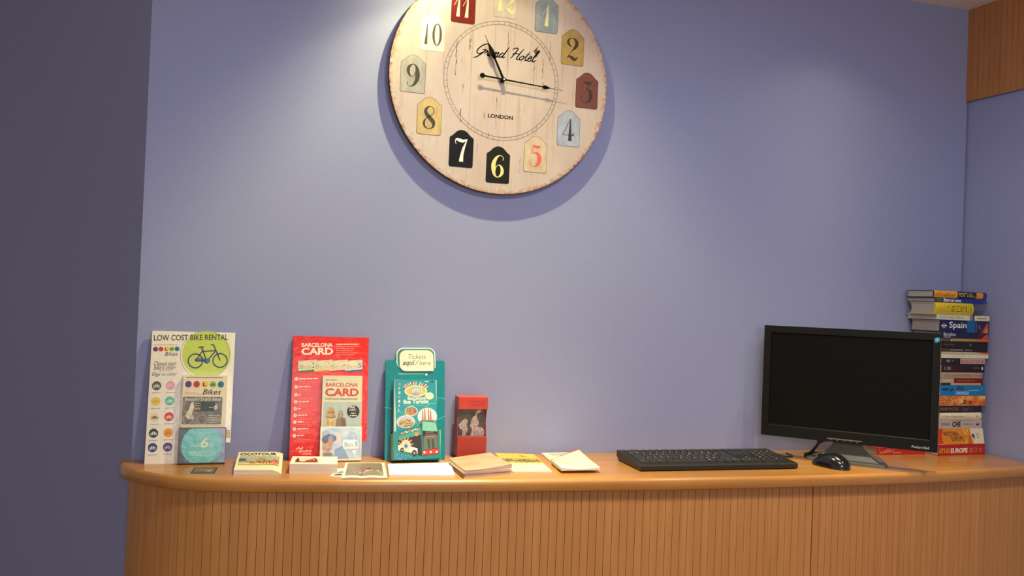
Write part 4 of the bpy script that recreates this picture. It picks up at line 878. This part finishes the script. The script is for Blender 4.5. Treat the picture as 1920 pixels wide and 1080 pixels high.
# ================================================================ mouse
mo = empty('computer_mouse', (.8990, -.2470, CT), (0, 0, R(14)), label='glossy black computer mouse in front of the monitor stand', cat='mouse')
GL = ink((20, 20, 20), .18, .5); SIL = ink((150, 150, 140), .35, metal=.6)
mb = MB(); rings = []; NL = 18; L_ = .114
for i in range(NL+1):
    t = i/NL; y = -L_/2+L_*t; hw = .0305*(max(0.0, 1-(abs(2*t-1))**2.6))**.5*(1-.10*t)+.0006; hh = .0385*(max(0.0, math.sin(PI*(.06+.94*(t**.62 if True else t)))))**.75*(1 if t < .5 else 1)*(.98)+.002
    hh = (.006+.032*math.sin(PI*min(1, (t*.86+.12)))**1.15) if 0 < t < 1 else .006
    ring_ = []
    for k in range(17):
        a = PI*k/16; c_, s_ = math.cos(a), math.sin(a); ring_.append((hw*math.copysign(abs(c_)**.75, c_), y, .001+hh*abs(s_)**.8))
    rings.append(ring_)
mb.loft(rings, GL, cap=True, closed=True); mb.build('shell', mo, smooth=50)
mb = MB()
def wheel(x, y, z, r, wd):
    mb.loft([[(x+s_, y+r*math.cos(2*PI*k/20), z+r*math.sin(2*PI*k/20)) for k in range(20)] for s_ in (-wd, wd)], PLD)
wheel(0, .0335, .0215, .0085, .0035); mb.build('scroll_wheel', mo, smooth=40)

# ================================================================ monitor
mon = empty('computer_monitor', (.9555, -.23, CT), (0, 0, R(-45)), label='black widescreen computer monitor switched off on a silver stand', cat='monitor')
MW, MZ0, MZ1 = .4515, .0595, .3705
FRM = ink((20, 19, 18), .45, 0, spec=.25); SCR = ink((15, 14, 13), .5, .0, spec=.12)
mb = MB(); bz = .0185; zb_, zt_ = MZ0+.030, MZ1-.0185; x0, x1 = -MW/2, MW/2
o4 = [(x0, MZ0), (x1, MZ0), (x1, MZ1), (x0, MZ1)]; i4 = [(x0+bz, zb_), (x1-bz, zb_), (x1-bz, zt_), (x0+bz, zt_)]
mb.shared([(a, 0, b) for a, b in o4]+[(a, 0, b) for a, b in i4]+[(a+(.003 if a < 0 else -.003), .005, b+(.003 if b < .2 else -.003)) for a, b in i4], [(k, (k+1) % 4, 4+(k+1) % 4, 4+k) for k in range(4)]+[(4+k, 4+(k+1) % 4, 8+(k+1) % 4, 8+k) for k in range(4)], FRM)
mb.shared([(a, 0, b) for a, b in o4]+[(a, .022, b) for a, b in o4]+[(a*.86, .05, (b-.215)*.84+.215) for a, b in o4], [(k, 4+k, 4+(k+1) % 4, (k+1) % 4) for k in range(4)]+[(4+k, 8+k, 8+(k+1) % 4, 4+(k+1) % 4) for k in range(4)]+[(8, 11, 10, 9)], FRM)
pr = Print(mb, (0, 0, 0), (1, 0, 0), (0, 0, 1), (0, -1, 0))
pr.text('Packard Bell', .165, .0665, .2065, .0728, ink((190, 186, 180), .4), 1, .012)
mb.build('housing', mon)
mb = MB(); mb.poly([(x0+bz+.003, .0049, zb_+.003), (x1-bz-.003, .0049, zb_+.003), (x1-bz-.003, .0049, zt_-.003), (x0+bz+.003, .0049, zt_-.003)], SCR); mb.build('screen', mon, label='dark matt screen')
mb = MB(); mb.box(-.047, .043, -.0016, .0, .0672, .0698, ink((150, 140, 122), .35, metal=.5))
for k in range(5): mb.box(-.04+k*.017, -.034+k*.017, -.0012, .0, .0640, .0654, ink((120, 112, 98), .4))
mb.build('button_strip', mon, label='silver button strip')
mb = MB(); pr = Print(mb, (0, 0, 0), (1, 0, 0), (0, 0, 1), (0, -1, 0))
sh = [(.2135, .3455), (.2205, .3480), (.2235, .3520), (.2235, .3585), (.2175, .3605), (.2115, .3585), (.2105, .3515)]
mb.prism(sh, lambda a, b, d: (a, d, b), -.0006, -.0001, ink((60, 160, 200), .4)); pr.poly([(.2145, .352), (.2195, .352), (.2185, .357), (.2155, .357)], ink((150, 206, 226), .4), 6); mb.build('sticker', mon, label='small pale blue sticker')
STN = ink((112, 112, 104), .42, metal=.35); STD = ink((70, 70, 66), .35, metal=.5)
def base_outline(k, y0, y1):
    w0, w1 = .107-k, .075-k; pts = [(-w1, y1), (-w0, y0+.012), (-w0+.008, y0), (-.05, y0-.006), (.05, y0-.006), (w0-.008, y0), (w0, y0+.012), (w1, y1)]
    return pts[::-1]
mb = MB(); bo = base_outline(0, .024, .175); bi = base_outline(.004, .029, .17)
mb.loft([[(a, b, 0) for a, b in bo], [(a, b, .006) for a, b in bo], [(a, b, .0085) for a, b in bi]], STN); mb.build('base', mon, bevel=.0008)
mb = MB(); NP = 9; R_ = []
for k in range(NP):
    t = k/(NP-1); z = .0086+.075*t; hw = .032+.052*(1-t)**2.6; yf = .038+.020*t**.7-.004*(1-t); yb_ = .115-.03*t
    R_.append([(-hw, yf, z), (hw, yf, z), (hw*.9, yb_, z), (-hw*.9, yb_, z)])
mb.loft(R_, STN); mb.build('neck', mon, smooth=40)
mb = MB(); mb.tube(cat_rom([(-.066, .03, .075), (-.073, .034, .05), (-.085, .045, .03), (-.10, .06, .012), (-.115, .075, .004), (-.11, .11, .004), (-.06, .18, .004)], 8), [.006]*9+[.0036]*40, PLD, 8); mb.build('power_cable', mon, smooth=60)
mb = MB(); mb.tube(cat_rom([(-.03, .034, .068), (-.05, .036, .058), (-.075, .046, .045), (-.1, .07, .015), (-.12, .10, .004), (-.10, .15, .004)], 8), .0024, ink((26, 28, 44), .4), 8); mb.build('video_cable', mon, smooth=60)

# ================================================================ books
PAGES = blotch('page_block', [(.35, (176, 164, 148)), (.6, (206, 194, 178))], (5, 5, 1300), .8, detail=2)
PAGES2 = blotch('page_block_grey', [(.35, (150, 142, 134)), (.6, (182, 174, 164))], (5, 5, 1300), .8, detail=2)
def book(xl, xr, zb, zt, wdt, yf, rot, spine, label, draw=None, pages=PAGES, cover=None, round_=0, group='books in the tall stack', slant=0):
    """a book lying flat, spine to the front: cover (boards + spine) and page block"""
    e = empty('book', (xl, yf, CT+zb), (0, 0, rot), label=label, cat='book', group=group)
    w_, h = xr-xl, zt-zb; sp = ink(spine, .4, .2); cv = ink(cover or spine, .4, .2); t = min(.0016, h*.18)
    mb = MB(); nn = 6
    prof = []                                  # spine profile (y, z), bulging to the front
    for k in range(nn+1):
        a = k/nn; prof.append((-round_*math.sin(PI*a), h*a))
    full = prof+[(wdt, h), (wdt, h-t), (t, h-t), (t, t), (wdt, t), (wdt, 0)]
    xe = lambda z: w_+slant*(z/h)
    mb.shared([(0, a, b) for a, b in full]+[(xe(b), a, b) for a, b in full], [(k, (k+1) % len(full), len(full)+(k+1) % len(full), len(full)+k) for k in range(len(full))], cv)
    kk = mb.mi(sp)
    for i in range(nn): mb.m[i] = kk
    mb.poly([(0, a, b) for a, b in full][::-1], cv); mb.poly([(xe(b), a, b) for a, b in full], cv)
    if draw:
        class SP(Print):
            def p(s, x, y, L):
                z = y*h; yy = -round_*math.sin(PI*min(max(y, 0), 1)); return Vector((x*xe(z), yy-L*.00015-(.0003 if round_ else 0), z))
            def rect(s, a0, b0, a1, b1, mat, L=1):
                n_ = 5; P = [s.p(x, b0+(b1-b0)*k/n_, L) for k in range(n_+1) for x in (a0, a1)]; s.mb.shared(P, [(2*k, 2*k+1, 2*k+3, 2*k+2) for k in range(n_)], mat)
        draw(SP(mb, (0, 0, 0), (1, 0, 0), (0, 0, 1), (0, -1, 0)))
    mb.build('cover', e)
    mb = MB(); n_ = 8
    pp = [(t+.0001, t), (wdt-.003, t)]+[(wdt-.003-(round_*.9+.0006)*math.sin(PI*k/n_), t+(h-2*t)*k/n_) for k in range(1, n_)]+[(wdt-.003, h-t), (t+.0001, h-t)]
    xe2 = lambda b: xe(b)-.0025
    mb.shared([(.0012, a, b) for a, b in pp]+[(xe2(b), a, b) for a, b in pp], [(k, (k+1) % len(pp), len(pp)+(k+1) % len(pp), len(pp)+k) for k in range(len(pp))], pages)
    mb.poly([(.0012, a, b) for a, b in pp][::-1], pages); mb.poly([(xe2(b), a, b) for a, b in pp], pages); mb.build('page_block', e)
    return e
I = lambda *c: ink(c, .45)
def d_portugal(p):
    p.rect(0, 0, .44, 1, I(230, 160, 40)); p.text('Rick Steves', .04, .22, .4, .8, I(150, 96, 30), 2, 0, .2); p.rect(.44, 0, .86, 1, I(34, 32, 34)); p.text('PORTUGAL', .46, .22, .78, .8, I(226, 196, 110), 2, .012)
    p.rect(.80, .06, .93, .94, I(230, 150, 50), 2); p.rect(.86, 0, 1, 1, I(30, 42, 110)); p.disc(.965, .5, .02, I(90, 110, 170), 2, .3)
def d_bcn1(p):
    p.rect(0, 0, .14, 1, I(70, 66, 60)); p.text('TIME OUT', .01, .25, .13, .8, I(150, 146, 136), 2); p.text('Barcelona', .16, .18, .5, .92, I(240, 238, 240), 2, .02); p.rect(.5, 0, 1, 1, I(32, 54, 140)); p.disc(.96, .5, .018, I(120, 140, 190), 2, .3)
def d_yellow(p):
    p.disc(.14, .5, .06, I(222, 150, 90), 1, .2); p.rect(.22, .15, .225, .85, I(120, 100, 20)); p.text('BARCELONA', .82, .78, .28, .24, I(84, 70, 16), 1, .01); p.rect(.86, .1, .875, .9, I(150, 130, 20)); p.rect(.92, .1, .935, .9, I(120, 100, 20))
def d_nspain(p):
    p.text('NORTHERN SPAIN', .04, .2, .5, .78, I(130, 140, 140), 1, .0); p.rect(.62, 0, .685, 1, I(140, 130, 160)); p.rect(.685, 0, .71, 1, I(40, 36, 40)); p.rect(.715, .0, 1, 1, I(232, 222, 190), 2); p.greek(.76, .48, .95, .2, I(130, 120, 90), 3)
def d_spain(p):
    p.rect(.55, .0, .74, 1, I(22, 96, 150)); p.rect(.72, 0, .98, 1, I(44, 36, 74), 2); p.text('Spain', .19, .2, .54, .86, I(240, 240, 244), 2, .01); p.ring(.085, .5, .03, .036, I(230, 230, 236), 2, 24, 5.2); p.rect(.03, .47, .14, .54, I(230, 230, 236), 3)
    p.rect(.74, .1, .745, .9, I(170, 190, 214), 3); p.poly([(.86, 0), (.98, 0), (.98, .9), (.93, .6), (.89, .3)], I(200, 90, 40), 3); p.poly([(.9, 0), (.98, 0), (.97, .5)], I(230, 140, 50), 4); p.disc(.8, .5, .02, I(110, 80, 130), 3, .2); p.disc(.84, .3, .02, I(70, 60, 120), 3, .2)
def d_bcn2(p): p.text('Barcelona', .05, .4, .3, .95, I(220, 218, 222), 1, .01); p.greek(.05, .2, .2, .12, I(170, 166, 170), 1); p.rect(.78, 0, 1, 1, I(70, 36, 60)); p.poly([(.84, 0), (1, 0), (.98, .9), (.92, .5)], I(206, 80, 40), 2)
def d_thin1(p): p.rect(.0, 0, .2, 1, I(90, 80, 60)); p.rect(.2, 0, .7, .7, I(170, 146, 60)); p.rect(.7, 0, 1, 1, I(216, 104, 40)); p.poly([(.18, 0), (.22, 0), (.2, .9)], I(226, 206, 60), 2)
def d_maroon(p): p.greek(.04, .5, .27, .14, I(96, 70, 72), 1); p.disc(.62, .5, .025, I(120, 84, 50), 1, .22)
def d_blackgold(p): p.text('HAUNTED', .02, .3, .16, .75, I(150, 130, 70), 1); p.greek(.18, .5, .46, .3, I(150, 146, 136), 1); p.greek(.5, .5, .66, .3, I(140, 120, 70), 1)
def d_cream1(p): p.poly([(.7, 1), (.9, .5), (1, .3), (1, 1)], I(196, 56, 40), 1); p.poly([(.88, .4), (1, 0), (1, .6)], I(230, 170, 70), 2); p.greek(.1, .4, .6, .12, I(170, 156, 110), 1)
def d_cream2(p): p.greek(.1, .5, .5, .1, I(200, 186, 150), 1)
def d_label(p):
    p.rect(.42, .04, 1, .96, I(196, 160, 146)); p.text('RISING FICTION', .44, .28, .88, .76, I(150, 60, 56), 2, .012); p.rect(.9, .2, .97, .8, I(170, 140, 130), 2); p.text('N', .11, .3, .17, .75, I(200, 190, 180), 1, .02); p.stroke([(.22, .4), (.27, .7)], .012, I(190, 180, 170), 1, 0)
def d_dark(p): p.text('L 301', .06, .3, .2, .66, I(206, 196, 190), 1); p.greek(.74, .55, .88, .07, I(140, 130, 130), 1); p.disc(.945, .5, .02, I(226, 220, 214), 1, .2); p.disc(.3, .5, .08, I(58, 24, 26), 1, .3)
def d_tan(p): p.text('THE CONVENT DREAM', .05, .3, .72, .72, I(126, 110, 82), 1, .0); p.rect(.93, .25, .97, .75, I(130, 110, 80)); p.text('ALMUDENA', .76, .35, .9, .65, I(140, 120, 90), 1)
def d_tanred(p): p.rect(.30, 0, 1, 1, I(120, 24, 26)); p.text('HERRERO', .04, .2, .27, .8, I(214, 200, 190), 1, .01); p.greek(.36, .5, .8, .3, I(176, 60, 50), 2)
def d_thin2(p): p.rect(0, 0, .22, 1, I(34, 26, 24)); p.rect(.22, 0, .95, 1, I(196, 168, 116)); p.rect(.95, 0, 1, 1, I(60, 40, 36))
def d_blue(p): p.greek(.03, .6, .17, .2, I(22, 50, 110), 1); p.stroke([(.2, .7), (.24, .4), (.27, .75), (.22, .3)], .02, I(24, 60, 100), 1); p.text('GRAZ', .35, .55, .52, .92, I(20, 46, 70), 1, .03); p.text('CHRONICLES', .33, .1, .63, .4, I(206, 222, 226), 1, .02); p.greek(.64, .5, .86, .08, I(150, 196, 220), 1); p.text('Y', .9, .5, .95, .75, I(120, 180, 210), 1)
def d_body(p):
    g = blotch('sunset_print', [(.3, (190, 60, 30)), (.5, (226, 140, 60)), (.7, (236, 196, 110))], (40, 40, 40), .4)
    p.rect(0, 0, 1, 1, g); p.poly([(.42, .1), (.5, .5), (.52, .9), (.56, .5), (.7, .4), (.66, .12), (.55, .2)], I(110, 40, 30), 2); p.text('BODY', .02, .5, .34, .95, I(120, 50, 26), 3, .0); p.text('HORROR', .02, .06, .34, .44, I(196, 60, 40), 3, .012); p.disc(.96, .8, .02, I(236, 206, 170), 3, .12)
def d_woods(p): p.text('MARIE WOODS', .02, .32, .45, .76, I(150, 112, 66), 1, .01); p.text('Deaf', .54, .3, .68, .74, I(120, 110, 120), 1); p.rect(.76, .3, .78, .75, I(90, 80, 80)); p.rect(.48, 0, .74, 1, I(50, 32, 52), 0.6)
def d_pamuk(p): p.text('A Way of Being Found', .04, .36, .56, .66, I(120, 108, 86), 1); p.disc(.88, .5, .012, I(150, 130, 100), 1, .14); p.stroke([(.86, .6), (.9, .45)], .008, I(120, 100, 80), 1, 0)
def d_che(p): p.text('GUEVARA', .05, .36, .26, .66, I(96, 56, 60), 1, .01); p.text('CHE', .3, .18, .5, .84, I(28, 24, 24), 1, .05); p.text('COMPAÑERO', .54, .34, .8, .66, I(120, 76, 78), 1); p.poly([(.86, .4), (.89, .62), (.91, .5), (.94, .64), (.93, .36), (.9, .3)], I(30, 26, 26), 1); p.rect(.28, .93, .75, .97, I(90, 80, 76))
def d_west(p):
    p.poly([(0, 0), (.12, 0), (.07, .5), (.09, 1), (0, 1)], I(204, 62, 34), 1); p.text('WESTERN', .1, .52, .43, .82, I(60, 30, 16), 2, .01, -.15); p.text('EUROPE', .28, .22, .55, .5, I(84, 40, 18), 2, .01, -.15)
    for a, b in ((.56, .62), (.66, .6)): p.stroke([(a, 1), (.6, .5), (b, .0)], .035, I(240, 184, 60), 2)
    p.poly([(.66, .0), (.72, 0), (.7, .6), (.67, .5)], I(214, 84, 40), 2); p.poly([(.70, 1), (1, 1), (1, 0), (.77, 0), (.75, .3), (.72, .6)], I(226, 220, 190), 3); p.poly([(.73, .6), (.76, .42), (.79, .3), (.8, .55), (.77, .66)], I(70, 50, 20), 4); p.text('S', .84, .38, .9, .68, I(120, 116, 90), 4); p.rect(0, 0, .14, .03, I(230, 200, 170), 4)
def d_euro(p): p.text('LET’S GO', .02, .22, .24, .66, I(232, 190, 50), 1, .02); p.text('EUROPE', .26, .2, .62, .66, I(244, 226, 206), 1, .035); p.text('2013', .65, .2, .82, .66, I(226, 150, 120), 1, -.008); p.ring(.9, .43, .022, .036, I(210, 130, 40), 1, 20, 5.5)
yf = -.125; RT = R(3.2)
BK = [  # xl, xr, zb, zt, spine colour, width, label, draw, round, extra
 (1.3288, 1.5362, .4718, .4924, (36, 34, 40), .102, 'topmost book of the tall stack, black and orange spine reading Portugal', d_portugal, .004),
 (1.3353, 1.5368, .4577, .4716, (32, 54, 130), .108, 'blue Barcelona guide second from the top of the tall stack', d_bcn1, .002),
 (1.3359, 1.4836, .4217, .4575, (222, 196, 30), .098, 'short thick yellow book with upside-down lettering, third from the top', d_yellow, .006),
 (1.3452, 1.5540, .4062, .4213, (226, 220, 194), .116, 'cream Northern Spain book under the thick yellow book', d_nspain, 0),
 (1.3575, 1.5525, .3697, .4060, (26, 26, 74), .110, 'thick navy guide with large white Spain lettering near the top of the stack', d_spain, 0),
 (1.3649, 1.5515, .3507, .3695, (28, 28, 72), .112, 'navy Barcelona book directly under the thick Spain guide', d_bcn2, 0),
 (1.3676, 1.5540, .3427, .3505, (186, 150, 60), .112, 'very thin yellow to orange book above two black spines', d_thin1, 0),
 (1.3679, 1.5500, .3221, .3425, (34, 20, 24), .115, 'plain dark maroon book under the thin yellow-orange one', d_maroon, 0),
 (1.3688, 1.5500, .3110, .3219, (30, 26, 22), .113, 'thin black book with dull gold lettering above the two cream ones', d_blackgold, 0),
 (1.3692, 1.5540, .3031, .3108, (196, 184, 146), .11, 'thin cream book with a red and orange tip, upper of the cream pair', d_cream1, 0),
 (1.3695, 1.5550, .2920, .3029, (228, 220, 196), .112, 'plain cream-white book, lower of the cream pair', d_cream2, 0),
 (1.3700, 1.5404, .2745, .2918, (32, 26, 26), .108, 'black book with a pinkish spine label, under the cream pair', d_label, .001),
 (1.3707, 1.5394, .2490, .2743, (38, 22, 26), .11, 'thick black-brown book with a small white bird mark on the spine', d_dark, .001),
 (1.3698, 1.5320, .2315, .2488, (178, 154, 122), .106, 'tan book with brown lettering in the middle of the stack', d_tan, .001),
 (1.3705, 1.5367, .2172, .2313, (176, 156, 126), .108, 'half tan, half dark red book under the tan one', d_tanred, 0),
 (1.3711, 1.5369, .2108, .2170, (120, 90, 60), .106, 'thinnest book of the stack, black and straw coloured, above the bright blue book', d_thin2, 0),
 (1.3694, 1.5460, .1790, .2106, (22, 118, 178), .112, 'bright blue paperback in the middle of the stack', d_blue, 0),
 (1.3687, 1.5470, .1488, .1788, (220, 130, 60), .112, 'orange sunset-coloured book directly below the bright blue paperback', d_body, .002),
 (1.3680, 1.5342, .1281, .1486, (36, 26, 26), .108, 'black book with brown capitals between the orange and the cream book', d_woods, 0),
 (1.3688, 1.5311, .1059, .1279, (224, 212, 182), .106, 'cream book with a rounded spine above the grey-beige one', d_pamuk, .004),
 (1.3678, 1.5362, .0805, .1057, (190, 174, 166), .108, 'grey-beige book with three bold black capitals, above the thick orange guide', d_che, 0),
 (1.3668, 1.5500, .0329, .0803, (222, 140, 40), .116, 'thickest book, orange Western Europe guide second from the bottom', d_west, 0),
 (1.3688, 1.5530, .0000, .0327, (176, 30, 28), .120, 'bottom book of the tall stack, red Europe 2013 guide', d_euro, 0)]
for xl, xr, zb, zt, c, wdt, lab, dr_, ro in BK:
    base_y = yf+(xl-1.3688)*math.tan(RT)
    book(xl, xr, zb, zt-.0002, wdt, base_y, RT, c, lab, dr_, PAGES2 if zt > .34 else PAGES, round_=ro, slant=(-.010 if 'Western' in lab else 0))
def d_rspain(p): p.text('Spain', .10, .12, .30, .86, I(240, 226, 214), 1, -.01, .35); p.greek(.32, .3, .5, .1, I(236, 200, 190), 1); p.stroke([(.03, .9), (.06, .5), (.1, .1)], .02, I(230, 120, 60), 1)
book(1.171, 1.345, 0, .0215, .085, -.100, R(.6), (196, 42, 32), 'thin red book lying alone behind the monitor stand', d_rspain, group='books lying on the counter')
